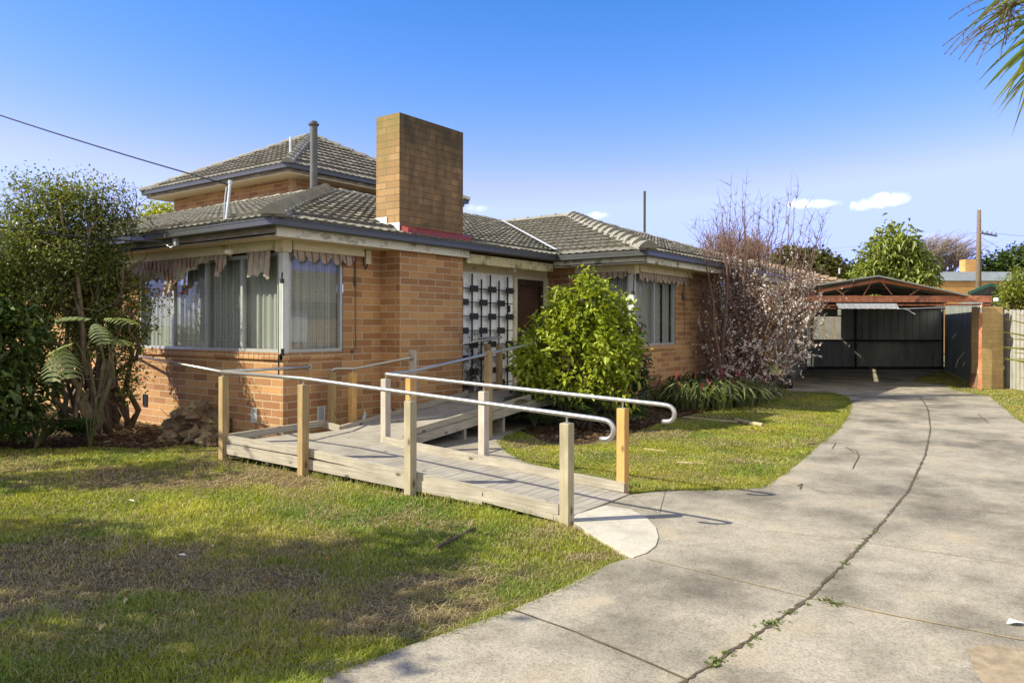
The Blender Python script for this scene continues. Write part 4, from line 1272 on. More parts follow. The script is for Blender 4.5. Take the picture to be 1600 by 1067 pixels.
rpart(dk, 'deck', PLANK)
ld = MB()           # landing boards run the other way
x = -1.115
while x < .46:
    x2 = min(x + .091, .47)
    ld.box((x, -1.995, ZL - .022), (x2 - .005, -.40 if x < -.05 else -.64, ZL + random.uniform(-.001, .001))); x = x2
rpart(ld, 'landing', PLANK)
d2 = MB()
xa, xb2, za_, zb_ = .47, 3.29, .19, .435
n2 = 31
for i in range(n2):
    p, q = xa + (xb2 - xa) * i / n2, xa + (xb2 - xa) * (i + 1) / n2 - .006
    z1, z2 = za_ + (zb_ - za_) * i / n2, za_ + (zb_ - za_) * (i + 1) / n2
    d2.add([(p, -1.78, z1), (q, -1.78, z2), (q, -.64, z2), (p, -.64, z1), (p, -1.78, z1 - .022), (q, -1.78, z2 - .022), (q, -.64, z2 - .022), (p, -.64, z1 - .022)],
           [(0, 1, 2, 3), (0, 4, 5, 1), (1, 5, 6, 2), (2, 6, 7, 3), (3, 7, 4, 0)])
rpart(d2, 'deck', PLANK)
kb = MB()
kb.beam((-1.14, -5.2, .085), (-1.14, -2.0, .225), .042, .085); kb.beam((-1.14, -2.0, .225), (-1.14, -.36, .238), .042, .085)
rpart(kb, 'kickboard', PLANK_H)
kb = MB(); kb.beam((-.03, -5.22, .075), (-.03, -1.985, .228), .042, .085); rpart(kb, 'kickboard', PLANK_H)
kb = MB(); kb.beam((-1.115, -.378, .238), (.45, -.30, .255), .042, .085); rpart(kb, 'kickboard', PLANK_H)
kb = MB(); kb.beam((.47, -.30, .235), (.47, -.62, .195), .042, .085); kb.beam((.492, -.62, .20), (3.28, -.53, .475), .042, .085); rpart(kb, 'kickboard', PLANK_H)
kb = MB(); kb.beam((.60, -1.80, .235), (3.28, -1.80, .485), .042, .085); rpart(kb, 'kickboard', PLANK_H)
fb = MB()
fb.beam((-1.148, -4.4, .065), (-1.148, -2.0, .105), .045, .105); fb.beam((-1.148, -2.0, .105), (-1.148, -.355, .125), .045, .12)
fb.beam((-1.148, -5.25, .01), (-1.148, -4.4, .065), .045, .05)
rpart(fb, 'side_beam', PLANK_H)
fb = MB(); fb.beam((-.035, -4.6, .02), (-.035, -1.98, .12), .045, .08); rpart(fb, 'side_beam', PLANK_H)
fb = MB(); fb.beam((.58, -1.815, .125), (3.28, -1.815, .375), .045, .115); fb.beam((3.28, -1.815, .375), (6.4, -1.815, .375), .045, .115); rpart(fb, 'side_beam', PLANK_H)
for yy in (-4.2, -3.2, -2.3, -1.2, -.5):
    fb = MB(); fb.box((-1.1, yy, 0), (-.06, yy + .05, ZL - .04 if yy > -2.5 else .02 + (yy + 5.27) / 3.27 * .13)); rpart(fb, 'joist', PLANK_H)
for xx in (.8, 1.7, 2.6):
    fb = MB(); fb.box((xx, -1.78, 0), (xx + .05, -.66, .15 + (xx - .47) * .08)); rpart(fb, 'joist', PLANK_H)

def post(cx, cy, z0, z1, mat, label=None, w_=.088):
    m_ = MB(); m_.bbox((cx - w_ / 2, cy - w_ / 2, z0), (cx + w_ / 2, cy + w_ / 2, z1), .004)
    # shift uv per post by building at its own place
    o = rpart(m_, 'post', mat)
    if label: o['label'] = label
    return o
PW = .088
post(-1.21, -5.315, -.05, .812, POST_G, 'greyed post at the foot of the ramp')
post(-1.21, -3.56, -.05, .885, POST_G)
post(-1.21, -1.97, -.05, .965, POST_T)
post(-1.165, -.42, -.05, .985, POST_T)
post(.035, -5.16, -.05, .815, POST_O, 'orange tinted post at the ramp foot')
post(.62, -2.98, -.05, .83, PLANK_P) if False else post(.045, -3.45, -.05, .885, PLANK_P)
post(.045, -1.93, -.05, .955, PLANK_P)
post(.52, -1.88, -.05, .95, POST_O, 'orange new pine post')
post(2.12, -1.88, -.05, 1.235, POST_T)
post(.66, -.22, 0, .935, POST_T)
post(.88, -.40, .0, .93, POST_O)
post(4.15, -.26, .43, 1.27, POST_T)
post(4.50, -.26, .43, 1.25, POST_T)
pk = MB(); pk.box((1.755, -.78, .22), (1.789, -.65, 1.24)); o = rpart(pk, 'wall_plank', PLANK_P)

def rail(pts, name='handrail', r=.021):
    P = [np.array(p, float) for p in pts]
    out = [P[0]]
    for i in range(1, len(P) - 1):       # round the corners
        a, b_, c_ = P[i - 1], P[i], P[i + 1]
        da = (a - b_); dc = (c_ - b_)
        ra = min(.05, np.linalg.norm(da) * .45, np.linalg.norm(dc) * .45)
        pa = b_ + da / np.linalg.norm(da) * ra; pc_ = b_ + dc / np.linalg.norm(dc) * ra
        for k in range(5):
            t_ = k / 4
            out.append((1 - t_) ** 2 * pa + 2 * t_ * (1 - t_) * b_ + t_ ** 2 * pc_)
    out.append(P[-1])
    m_ = MB(); m_.tube(out, r, 12)
    return rpart(m_, name, STEEL, smooth=True)
def hook(p, d, r=.075):
    p = np.array(p, float); d = np.array(d, float)
    L = []
    for k in range(0, 9):
        an = k / 8 * math.pi * .98
        L.append(p + d * (r * math.sin(an)) + UP * (-r + r * math.cos(an)))
    L.append(L[-1] - d * .05)
    return L
def brackets(pts, parent):
    for (x, y, zt_, zr_) in pts:
        m_ = MB()
        m_.tube([(x, y, zt_), (x, y, zr_)], .0085, 8)
        m_.lathe((x, y, zt_), [(.03, -.001), (.03, .005), (.012, .008)], 12)
        m_.tube([(x, y, zr_ - .012), (x, y, zr_ - .03)], [.014, .009], 8)
        m_.build('rail_bracket', STEEL, parent)
h1 = hook((-1.21, -5.67, .862), (0, -1, 0))
r1 = rail([(-.02, 3.6, 1.02), (-.07, 3.55, 1.02)] if False else [(-1.21, -.44, 1.045), (-1.21, -1.97, 1.03)] + [(-1.21, -5.60, .868)] + [tuple(p) for p in h1])
brackets([(-1.21, -5.315, .812, .878), (-1.21, -3.56, .885, .955), (-1.21, -1.97, .965, 1.025), (-1.175, -.42, .985, 1.035)], r1)
h2 = hook((.03, -5.62, .872), (0, -1, 0))
r2 = rail([(3.35, -1.88, 1.325), (3.1, -1.88, 1.31), (.52, -1.88, 1.015), (.03, -1.93, 1.015), (.03, -5.55, .878)] + [tuple(p) for p in h2])
brackets([(.035, -5.16, .815, .893), (.045, -3.45, .885, .955), (.045, -1.93, .955, 1.01), (.52, -1.88, .95, 1.01), (2.12, -1.88, 1.235, 1.20)], r2)
r3 = rail([(-1.20, -.44, 1.045), (.33, -.045, 1.02), (.42, -.03, 1.02)], r=.02)
m_ = MB(); m_.tube([(.42, -.035, 1.02), (.42, -.002, 1.02)], .042, 12); m_.build('rail_flange', STEEL, r3)
r4 = rail([(-1.19, -.44, 1.04), (-.055, 3.9, 1.10)], r=.02)
r4['label'] = 'dull lichen covered rail running along the wall'
m_ = MB(); m_.tube([(-.08, 3.8, 1.095), (0, 3.8, 1.095)], .03, 10); m_.build('rail_flange', STEEL, r4)
r5 = rail([(.64, -.20, .955), (.70, -.24, .995), (.90, -.42, .99), (1.72, -.715, 1.125), (1.752, -.715, 1.125)], r=.018)
brackets([(.66, -.22, .935, .97), (.88, -.40, .93, .985)], r5)
m_ = MB(); m_.tube([(1.735, -.715, 1.125), (1.755, -.715, 1.125)], .04, 12); m_.build('rail_flange', STEEL, r5)
r6 = rail([(3.285, -.25, 1.27), (4.60, -.25, 1.395), (4.66, -.06, 1.395), (4.1, -.04, 1.37), (4.05, -.04, 1.30)], r=.018)
brackets([(4.15, -.26, 1.27, 1.345), (4.50, -.26, 1.22, 1.38)], r6)

# ------------------------------------------------------------------ carport
def cl_(px, dep, z):            # local carport frame: pixel column at depth, height
    u = (px - 800) / FPX * dep
    return np.array([CX, CY, 0]) + FW * dep + RT * u + UP * z
def zat(py, dep, px=1400):
    d = ray(px, py); return CZ + d[2] * dep / FPX
D0, D1 = 19.45, 28.3
AXC = FW + RT * (4.1 / 8.85)
carp = thing('carport', 'open carport with rusty red steel beam, shallow gabled roof and dark cladding walls', 'carport', cl_(1400, D0, 0))
bm = MB(); bm.beam(cl_(1246, D0, zat(467.3, D0)), cl_(1549, D0, zat(467.0, D0)), .06, .165)
carp_b = bm.build('beam', RUST, carp)
bm = MB(); bm.beam(cl_(1252, D0 + .1, zat(477.5, D0)), cl_(1548, D0 + .1, zat(475.5, D0)), .05, .045); bm.beam(cl_(1252, D0 + .12, zat(481.5, D0)), cl_(1400, D0 + .12, zat(482, D0)), .03, .03); bm.build('lower_beam', RUST, carp)
bm = MB()
zbt, zap = zat(461, D0), zat(438.5, D0)
pL, pA, pR = cl_(1264, D0 + .03, zat(458, D0)), cl_(1373, D0 + .03, zap), cl_(1508, D0 + .03, zat(461, D0))
bm.beam(pL, pA, .05, .075); bm.beam(pA, pR, .05, .075)
for a, b_ in (((1361, 442), (1349, 461)), ((1378, 441), (1394, 461)), ((1436, 452), (1421, 461)), ((1306, 452), (1319, 461))):
    bm.beam(cl_(a[0], D0 + .03, zat(a[1], D0)), cl_(b_[0], D0 + .03, zat(b_[1], D0)), .02, .02)
for pxx, pyy in ((1362, 436.5), (1379, 437), (1283, 451), (1462, 451)):
    bm.beam(cl_(pxx, D0 + .02, zat(pyy + 2.5, D0)), cl_(pxx, D0 + .02, zat(pyy - 2.5, D0)), .06, .03, up=(0, 1, 0))
bm.build('truss', RUST, carp)
cr = MB()
n_ = 60
vs = []
ridge = []
xl, xa_, xr = 1215, 1372, 1512
zl, za2, zr_ = zat(457, D0), zat(433, D0), zat(463.5, D0)
prof = []
for i in range(n_ + 1):
    px = xl + (xr - xl) * i / n_
    z = zl + (za2 - zl) * (px - xl) / (xa_ - xl) if px < xa_ else za2 + (zr_ - za2) * (px - xa_) / (xr - xa_)
    prof.append((px, z))
for dep in (D0 - .25, D0 + 3, D0 + 6, D1 + .1):
    for px, z in prof:
        p = cl_(px, D0, z); vs.append(p + AXC * (dep - D0))
fs = [(r * (n_ + 1) + i, r * (n_ + 1) + i + 1, (r + 1) * (n_ + 1) + i + 1, (r + 1) * (n_ + 1) + i) for r in range(3) for i in range(n_)]
cr.add(vs, fs)
cr.add([v + UP * .035 for v in vs], fs)
for i in range(n_):
    cr.add([vs[i], vs[i + 1], vs[i + 1] + UP * .035, vs[i] + UP * .035], [(0, 1, 2, 3)])
cro = cr.build('roof', CLAD, carp)
pu = MB()
for k, dep in enumerate((D0 + 2.2, D0 + 4.4, D0 + 6.6)):
    for a, b_ in (((1264, 459), (1373, 440)), ((1373, 440), (1508, 463))):
        pu.beam(cl_(a[0], D0, zat(a[1], D0)) + AXC * (dep - D0), cl_(b_[0], D0, zat(b_[1], D0)) + AXC * (dep - D0), .05, .06)
    pu.beam(cl_(1264, D0, zat(463, D0)) + AXC * (dep - D0), cl_(1508, D0, zat(463, D0)) + AXC * (dep - D0), .05, .08)
pu.build('rafter', M('dark_steel', (.05, .045, .04), .7), carp)
def ribbed(mb, p, q, z0, z1, per=.27, amp=.018):
    p, q = np.array(p, float), np.array(q, float)
    L = np.linalg.norm((q - p)[:2]); d = (q - p) / L; s_ = np.array([-d[1], d[0], 0])
    us = [0]; os_ = [0]
    x = 0
    while x < L:
        for a, o in ((.0, 0), (.6, 0), (.68, 1), (.92, 1), (1.0, 0)):
            xx = x + a * per
            if xx <= L and xx > us[-1]: us.append(xx); os_.append(o * amp)
        x += per
    vs = []
    for u, o in zip(us, os_):
        pp = p + d * u + s_ * o
        vs += [(pp[0], pp[1], z0), (pp[0], pp[1], z1)]
    mb.add(vs, [(2 * i, 2 * i + 2, 2 * i + 3, 2 * i + 1) for i in range(len(us) - 1)])
wb = MB()
pxa, pxb = 1215, 1476
hz0, hz1 = zat(486, D1), zat(530.5, D1)
hxa, hxb = 1275, 1314
zt_ = 2.75
A_ = cl_(pxa, D1, 0); Bq = cl_(pxb, D1, 0)
ribbed(wb, A_, Bq, 0, hz1); ribbed(wb, cl_(hxb, D1, 0), Bq, hz1, zt_); ribbed(wb, A_, cl_(hxa, D1, 0), hz1, zt_); ribbed(wb, cl_(hxa, D1, 0), cl_(hxb, D1, 0), zat(494.5, D1), zt_)
wbo = wb.build('back_wall', CLAD, carp)
fr_ = MB()
fr_.beam(cl_(1316, D1 - .08, zat(532, D1)), cl_(1474, D1 - .08, zat(532, D1)), .05, .07); fr_.beam(cl_(1240, D1 - .08, zat(532, D1)), cl_(1316, D1 - .08, zat(532, D1)), .05, .05)
for pxx in (1337, 1473): fr_.beam(cl_(pxx, D1 - .1, 0), cl_(pxx, D1 - .1, 2.7), .06, .06, up=(0, 1, 0))
fr_.beam(cl_(hxa - 3, D1 - .06, zat(494, D1)), cl_(hxb + 3, D1 - .06, zat(494, D1)), .04, .04)
fr_.beam(cl_(1215, D1 - .07, .06), cl_(1476, D1 - .07, .06), .05, .1)
fr_.beam(cl_(1215, D1 - .07, zat(481, D1)), cl_(1476, D1 - .07, zat(481, D1)), .05, .12)
fr_.build('wall_frame', M('dark_steel_frame', (.02, .018, .016), .7), carp)
sw = MB(); ribbed(sw, cl_(1476, D1, 0), cl_(1536, D0 + .15, 0), 0, 2.35); ribbed(sw, cl_(1222, D0 + .5, 0), cl_(1222, D0, 0) + AXC * (D1 - D0), 0, 2.3); sw.build('side_wall', CLAD, carp)
ps = MB(); ps.beam(cl_(1531, D0 + .02, -.05), cl_(1532.5, D0 + .02, zat(474, D0)), .07, .07, up=(0, 1, 0)); ps.beam(cl_(1225, D0 + .6, -.05), cl_(1225, D0 + .6, zat(474, D0)), .07, .07, up=(0, 1, 0))
ps.build('post', RUST, carp)
ws = MB(); wl = MB()
pts = []
for i in range(24):
    px = 1306 + (1401 - 1306) * i / 23
    o = .012 * (i % 2)
    pts += [cl_(px, D0 - .035 - o, zat(474.3, D0)), cl_(px + 4, D0 - .06 - o, zat(482 + (i % 3) * .35, D0))]
ws.add(pts, [(2 * i, 2 * i + 2, 2 * i + 3, 2 * i + 1) for i in range(23)])
ws.build('white_strip', M('white_sheet', (.75, .75, .74), .5, .1, 5), carp)
cbm = MB(); cbm.tube([cl_(x, D0 - .02, zat(y, D0)) for x, y in ((1400, 482.5), (1450, 481), (1500, 479), (1528, 477.5), (1533, 478))], .012, 6)
cbm.tube([cl_(x, D0 - .02, zat(y, D0)) for x, y in ((1411, 482.5), (1419, 484), (1424, 488), (1430, 491))], .010, 6)
cbm.tube([cl_(1532.5, D0 - .03, zat(478, D0)), cl_(1532.3, D0 - .03, zat(489, D0))], .022, 6)
cbm.build('loose_cable', M('white_cable', (.6, .6, .58), .5), carp)
ng = MB(); ng.box(cl_(1552, D0 + .5, zat(469, D0)) - .0, cl_(1561, D0 + .75, zat(464, D0))); ng.build('gutter_end', M('white_gutter', (.7, .7, .7), .5), carp)
pan = thing('board_fence', 'pale sunlit timber boards seen through the opening in the carport back wall', 'fence', cl_(1295, D1 + 1.2, 0))
pm = MB()
for i in range(7):
    a = cl_(1240 + i * 16, D1 + 1.2, 0); b_ = cl_(1240 + i * 16 + 15.6, D1 + 1.2, 0)
    pm.beam((a + b_) / 2, (a + b_) / 2 + UP * 2.9, .36, .02, up=tuple(FW))
pm.build('boards', timber('pale_boards', (.48, .44, .36), (.62, .58, .50), 'v'), pan)
# off-cut timber and rusty sheets leaning at the carport side
for i, (xa, ya, xb_, yb_, lab) in enumerate([(1518, 586, 1531, 518, 'rust brown slab offcut leaning inside the carport'), (1524, 588, 1533, 500, 'tall narrow rusty board against the carport post'), (1529, 589, 1534, 530, 'short rusty board tucked behind the brick pillar')]):
    lbm = MB(); lbm.beam(cl_(xa, D0 + .5 - i * .12, 0), cl_(xb_, D0 + .62 - i * .12, zat(yb_, D0 + .5)), .16, .03, up=tuple(RT))
    tag(lbm.build('leaning_board', RUST if i != 1 else BARK), lab, 'board', 'boards leaning at the carport side')
for i, pts_ in enumerate([((1493, 574), (1497, 562), (1505, 553), (1513, 543)), ((1505, 571), (1509, 563), (1511, 559)), ((1488, 528), (1494, 521))]):
    st_ = MB(); st_.tube([cl_(x, D0 + 3.4, zat(y, D0 + 3.4)) for x, y in pts_], .012, 6)
    tag(st_.build('stick', M('pale_stick', (.55, .53, .48), .8)), ['long pale bent stick propped in the carport', 'short pale stick propped beside the longer stick', 'tiny pale stick high on the carport side wall'][i], 'stick')

# brick pillar and paling fence
pil = MB(); pa = cl_(1534.5, 19.6, 0); pb = cl_(1567.5, 19.6, 0)
hgt = 2.13
c4 = [pa, pb, pb + FW * .45, pa + FW * .45]
pil.add([tuple(p[:2]) + (-.1,) for p in c4] + [tuple(p[:2]) + (hgt,) for p in c4], [(0, 1, 5, 4), (1, 2, 6, 5), (2, 3, 7, 6), (3, 0, 4, 7), (4, 5, 6, 7)])
tag(pil.build('brick_pillar', BRICK_PIL), 'stained tan brick pillar at the right end of the carport', 'pillar')
fen = thing('paling_fence', 'grey weathered paling fence beside the tan brick pillar', 'fence', cl_(1580, 19.4, 0))
pal = MB()
f0 = cl_(1570, 19.9, 0); f1 = cl_(1760, 15.5, 0)
fl_ = np.linalg.norm(f1 - f0); fd = (f1 - f0) / fl_; fnv = np.array([fd[1], -fd[0], 0])
if fnv @ FW > 0: fnv = -fnv
i = 0; x = 0
while x < fl_:
    h_ = 2.03 + random.uniform(-.03, .03)
    p = f0 + fd * (x + .05) - fnv * (.02 if i % 2 else 0)
    pal.beam(p, p + UP * h_, .105, .015, up=tuple(fnv)); x += .088; i += 1
pal.build('palings', PALING, fen)
for zz in (.35, 1.0, 1.75):
    rl = MB(); rl.beam(f0 + fnv * .05 + UP * zz, f1 + fnv * .05 + UP * zz, .05, .09); rl.build('rail', PALING, fen)
for k in (.0, .25, 2.6, 5.0):
    if k == .0: continue
    po = MB(); p = f0 + fd * k + fnv * .11; po.beam(p, p + UP * 2.05, .12, .10, up=tuple(fnv)); po.build('post', PALING, fen)

# ------------------------------------------------------------------ plants
def leaves(P, N, L, W, fold=.25, droop=.25, rg=rng, axis=None, stem=0.0):
    """P (n,3) base points, N (n,3) leaf directions, L lengths, W half widths -> V, F (six verts, two quads per leaf)"""
    n = len(P)
    d = N / (np.linalg.norm(N, axis=1, keepdims=True) + 1e-9)
    r = rg.normal(size=(n, 3)) * .35 + np.array([0, 0, 1.0]) if axis is None else axis
    s = np.cross(d, r); s /= np.linalg.norm(s, axis=1, keepdims=True) + 1e-9
    u = np.cross(s, d)
    L = L[:, None]; W = W[:, None]
    V = np.zeros((n, 6, 3))
    V[:, 0] = P
    V[:, 1] = P + d * L * .35 + s * W * .85 + u * W * fold
    V[:, 2] = P + d * L * .72 + s * W * .8 + u * W * fold - np.array([0, 0, 1]) * L * droop * .35
    V[:, 3] = P + d * L - np.array([0, 0, 1]) * L * droop
    V[:, 4] = P + d * L * .72 - s * W * .8 + u * W * fold - np.array([0, 0, 1]) * L * droop * .35
    V[:, 5] = P + d * L * .35 - s * W * .85 + u * W * fold
    i = np.arange(n)[:, None] * 6
    F = np.concatenate([np.concatenate([i, i + 1, i + 2, i + 3], 1), np.concatenate([i, i + 3, i + 4, i + 5], 1)], 0)
    return V.reshape(-1, 3), F

def in_ellipsoids(ells, n, rg, shell=.55):
    """sample n points weighted to the outer part of a set of ellipsoids; returns points and outward directions"""
    vol = np.array([e[3] * e[4] * e[5] for e in ells]) ** .75
    k = rg.choice(len(ells), n, p=vol / vol.sum())
    E = np.array(ells)[k]
    d = rg.normal(size=(n, 3)); d /= np.linalg.norm(d, axis=1, keepdims=True)
    r = shell + (1 - shell) * rg.random(n)
    r *= 1 + .12 * rg.normal(size=n)
    return E[:, :3] + d * E[:, 3:6] * r[:, None], d

def crown(name, ells, nclump, per, spread, L, W, c1, c2, mat, parent, rg, shell=.55, up=.25, droop=.25, hollow=None, fold=.25, yellow=0, ylcol=(.4, .42, .05)):
    C, D = in_ellipsoids(ells, nclump, rg, shell)
    if hollow is not None:
        k = ~hollow(C); C, D = C[k], D[k]
    n = len(C) * per
    P = np.repeat(C, per, 0) + rg.normal(size=(n, 3)) * spread * .45
    N = np.repeat(D, per, 0) * .7 + rg.normal(size=(n, 3)) * .75 + np.array([0, 0, up])
    l = L * (.55 + .65 * rg.random(n)); w = W * (.6 + .6 * rg.random(n))
    V, F = leaves(P, N, l, w, fold, droop, rg)
    k = np.clip(np.repeat(rg.random(len(C)), per) * .5 + rg.random(n) * .6, 0, 1)[:, None]
    c = np.array(c1) * (1 - k) + np.array(c2) * k
    if yellow:
        c = np.where(rg.random(n)[:, None] < yellow, np.array(ylcol), c)
    return fast_mesh(name, V, F, mat, parent, col=np.repeat(c, 6, 0)), C

def limb(mb, p, q, r0, r1, rg, wob=.08, n=6, sides=7):
    p, q = np.array(p, float), np.array(q, float)
    L = np.linalg.norm(q - p)
    pts = [p + (q - p) * t_ + (rg.normal(size=3) * wob * L * math.sin(math.pi * t_) if 0 < t_ < 1 else 0) for t_ in np.linspace(0, 1, n)]
    mb.tube(pts, list(np.linspace(r0, r1, n)), sides)
    return pts

def gpt(px, py, dep):
    p = dp(px, py, dep); return p

# --- big shrub left of the house
rg = np.random.default_rng(21)
lb0 = gp(150, 682)
lsh = thing('tall_shrub', 'tall dark small leaved shrub with many stems against the left end of the house', 'shrub', (lb0[0], lb0[1], 0))
stm = MB()
tops = [(40, 470, 10.6), (90, 420, 10.8), (120, 380, 11), (60, 370, 10.4), (150, 360, 11), (185, 420, 11.1), (30, 350, 10.2), (200, 470, 11.0), (100, 320, 10.9), (160, 320, 11)]
bases = [(128, 678, 11.3), (140, 684, 10.9), (150, 690, 10.8), (165, 690, 11.2), (185, 680, 11.6), (200, 675, 11.8), (110, 672, 11.6), (175, 668, 11.9)]
for i in range(22):
    b_ = bases[i % len(bases)]; t_ = tops[i % len(tops)]
    p = gpt(b_[0] + rg.normal() * 6, b_[1], b_[2]); p[2] = -.02
    q = gpt(t_[0] + rg.normal() * 16, t_[1] + rg.normal() * 25, t_[2] + rg.normal() * .25)
    pts = limb(stm, p, q, .035 + .025 * rg.random(), .012, rg, .06, 8, 7)
    for k in range(5):
        m_ = pts[3 + k % 4]
        e = m_ + (rg.normal(size=3) * .35 + np.array([0, 0, .45]))
        limb(stm, m_, e, .012, .004, rg, .1, 4, 5)
for px, py, qx, qy in [(85, 590, 130, 690), (60, 560, 120, 690), (165, 560, 148, 690), (178, 550, 150, 660)]:
    limb(stm, gpt(px, py, 10.9), gpt(qx, qy, 10.9) * np.array([1, 1, 0]), .035, .045, rg, .05, 7, 8)
stm.build('stems', BARK, lsh, smooth=True, uv=False)
ell = []
for px, py, dep, rx, ry in [(60, 345, 10.8, .55, .42), (120, 330, 10.9, .5, .4), (170, 350, 11, .32, .3), (20, 400, 10.4, .55, .5), (100, 400, 10.7, .6, .4), (165, 410, 11, .35, .35),
                            (40, 470, 10.4, .55, .5), (120, 465, 10.9, .4, .35), (-40, 430, 10, .7, .8), (-90, 520, 10, .7, .8), (10, 540, 10.4, .5, .5), (-20, 620, 10.2, .7, .6), (70, 560, 10.7, .35, .4), (170, 500, 11.0, .32, .28), (195, 525, 11.2, .26, .28), (140, 535, 10.9, .3, .3), (205, 455, 11.2, .26, .2), (200, 590, 11.4, .2, .3), (150, 440, 11.25, .45, .4), (105, 430, 11.35, .45, .45), (60, 400, 11.3, .5, .5), (205, 505, 11.45, .22, .3), (130, 495, 11.35, .4, .35)]:
    c_ = gpt(px, py, dep); ell.append((*c_, rx, rx, ry))
crown('foliage', ell, 2500, 22, .17, .06, .019, (.07, .10, .018), (.26, .26, .075), LEAF_G, lsh, rg, .45, .2, .2)
ell2 = []
for px, py, dep, rx, ry in [(60, 300, 10.8, .5, .22), (130, 298, 10.9, .55, .15), (195, 320, 11, .22, .3), (170, 470, 11, .35, .12), (235, 480, 10.9, .3, .08), (200, 560, 11.1, .18, .3), (215, 350, 11, .15, .1)]:
    c_ = gpt(px, py, dep); ell2.append((*c_, rx, rx, ry))
crown('outer_sprays', ell2, 190, 16, .22, .055, .016, (.10, .13, .025), (.28, .28, .08), LEAF_G, lsh, rg, .3, .3, .25, yellow=.03, ylcol=(.45, .10, .04))
tw = MB()
for i in range(90):
    px, py = rg.choice([40, 80, 120, 160, 190]) + rg.normal() * 15, 345 + rg.normal() * 15
    p = gpt(px, py, 10.9); limb(tw, p, p + np.array([rg.normal() * .14, rg.normal() * .14, .2 + .3 * rg.random()]), .005, .002, rg, .08, 4, 4)
limb(tw, gpt(165, 480, 10.9), gpt(285, 448, 10.7), .007, .003, rg, .02, 5, 5)
tw.build('twigs', BARK_D, lsh, uv=False)
rl_ = []
C = np.array([gpt(262 + rg.normal() * 18, 455 + rg.normal() * 14, 10.8) for i in range(60)])
V, F = leaves(C, rg.normal(size=(60, 3)), np.full(60, .06), np.full(60, .017), .2, .2, rg)
cc_ = np.where(rg.random(60)[:, None] < .4, np.array([.45, .09, .04]), np.array([.30, .16, .03]))
fast_mesh('red_leaves', V, F, LEAF, lsh, col=np.repeat(cc_, 6, 0))

# --- split leaf plants
def split_leaf(mb_v, mb_f, cols, base, dirv, L, rg, col, nl=7, wid=.46):
    d = np.array(dirv, float); d /= np.linalg.norm(d)
    s = np.cross(d, [0, 0, 1.0]); s /= np.linalg.norm(s) + 1e-9
    u = np.cross(s, d)
    for i in range(nl):
        t0 = .06 + .9 * i / nl
        for sg in (1, -1):
            ln = L * wid * (math.sin(math.pi * (t0 * .82 + .16)) ** .7 + .12)
            a = base + d * L * t0 - UP * L * .35 * t0 ** 2
            b_ = base + d * L * (t0 + .075) - UP * L * .35 * (t0 + .075) ** 2
            ang = .55 + .5 * t0
            dirn = s * sg * math.sin(ang + .35) + d * math.cos(ang + .35) * .9
            e = a + dirn * ln - UP * ln * .35 + u * .02
            m_ = (a + e) / 2 + UP * ln * .10
            wv_ = d * L * .040
            k = len(mb_v)
            mb_v += [a - wv_ * .8, b_ + wv_ * .4, m_ + wv_ * 1.35, e + wv_ * .3, e - wv_ * .2, m_ - wv_ * 1.0]
            mb_f += [(k, k + 1, k + 2, k + 5), (k + 5, k + 2, k + 3, k + 4)]
            c = np.array(col) * rg.uniform(.8, 1.2)
            cols += [c] * 6
def split_plant(name, label, base, lvs, stemr=.02, cat='plant', col=(.075, .12, .03)):
    o = thing(name, label, cat, tuple(base))
    vs, fs, cs = [], [], []
    st = MB()
    for (p, d, L) in lvs:
        split_leaf(vs, fs, cs, np.array(p), d, L, rng, col)
        mid = np.array(base) * .35 + np.array(p) * .65 + np.array([0, 0, .10]) + FW * .25
        st.tube([base, mid, p], [stemr, stemr * .7, stemr * .45], 6)
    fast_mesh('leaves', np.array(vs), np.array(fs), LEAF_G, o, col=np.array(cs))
    st.build('stems', M('green_stem', (.14, .14, .06), .6), o, smooth=True, uv=False)
    return o
bq_ = gp(140, 702)
lvs = []
for px, py, qx, qy, L, dep in [(150, 500, 112, 505, .50, 9.5), (165, 498, 205, 506, .45, 9.5), (90, 548, 82, 600, .33, 9.35), (120, 535, 70, 560, .34, 9.35), (95, 540, 110, 590, .4, 9.35), (148, 505, 160, 535, .35, 9.4), (175, 530, 205, 545, .3, 9.5)]:
    p = gpt(px, py, dep); q = gpt(qx, qy, dep - .12); lvs.append((p, q - p + np.array([0, 0, .12]), L))
split_plant('split_leaf_plant', 'sunlit monstera with big split leaves climbing the shrub stems', np.array([bq_[0], bq_[1], 0]), lvs, .007, col=(.25, .28, .12))
b2 = gp(55, 700)
lvs = []
for i in range(16):
    an = rng.uniform(0, 6.28); p = np.array([b2[0], b2[1], .22 + .25 * rng.random()]) + np.array([math.cos(an), math.sin(an), 0]) * .18
    lvs.append((p, (math.cos(an), math.sin(an), .25), rng.uniform(.4, .6)))
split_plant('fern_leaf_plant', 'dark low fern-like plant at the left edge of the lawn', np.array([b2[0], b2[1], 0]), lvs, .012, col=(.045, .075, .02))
# broad dark shrub in front of left bush
rg = np.random.default_rng(5)
b3 = gp(-30, 690)
ds = thing('broad_leaf_shrub', 'dense dark glossy broad leaved shrub at the far left edge', 'shrub', (b3[0], b3[1], 0))
e3 = [(*gpt(20, 520, 9.7), .45, .45, .5), (*gpt(-40, 600, 9.6), .6, .6, .6), (*gpt(40, 610, 10), .35, .35, .4), (*gpt(-60, 470, 9.6), .6, .6, .6), (*gpt(10, 650, 9.8), .4, .4, .3)]
crown('foliage', e3, 420, 9, .16, .11, .035, (.045, .075, .016), (.13, .17, .045), LEAF_G, ds, rg, .5, .1, .4)
sm = MB()
for i in range(7): limb(sm, b3 + np.array([rg.normal() * .1, rg.normal() * .1, 0]), gpt(rg.uniform(-60, 40), rg.uniform(500, 600), 9.8), .02, .008, rg)
sm.build('stems', BARK_D, ds, uv=False)

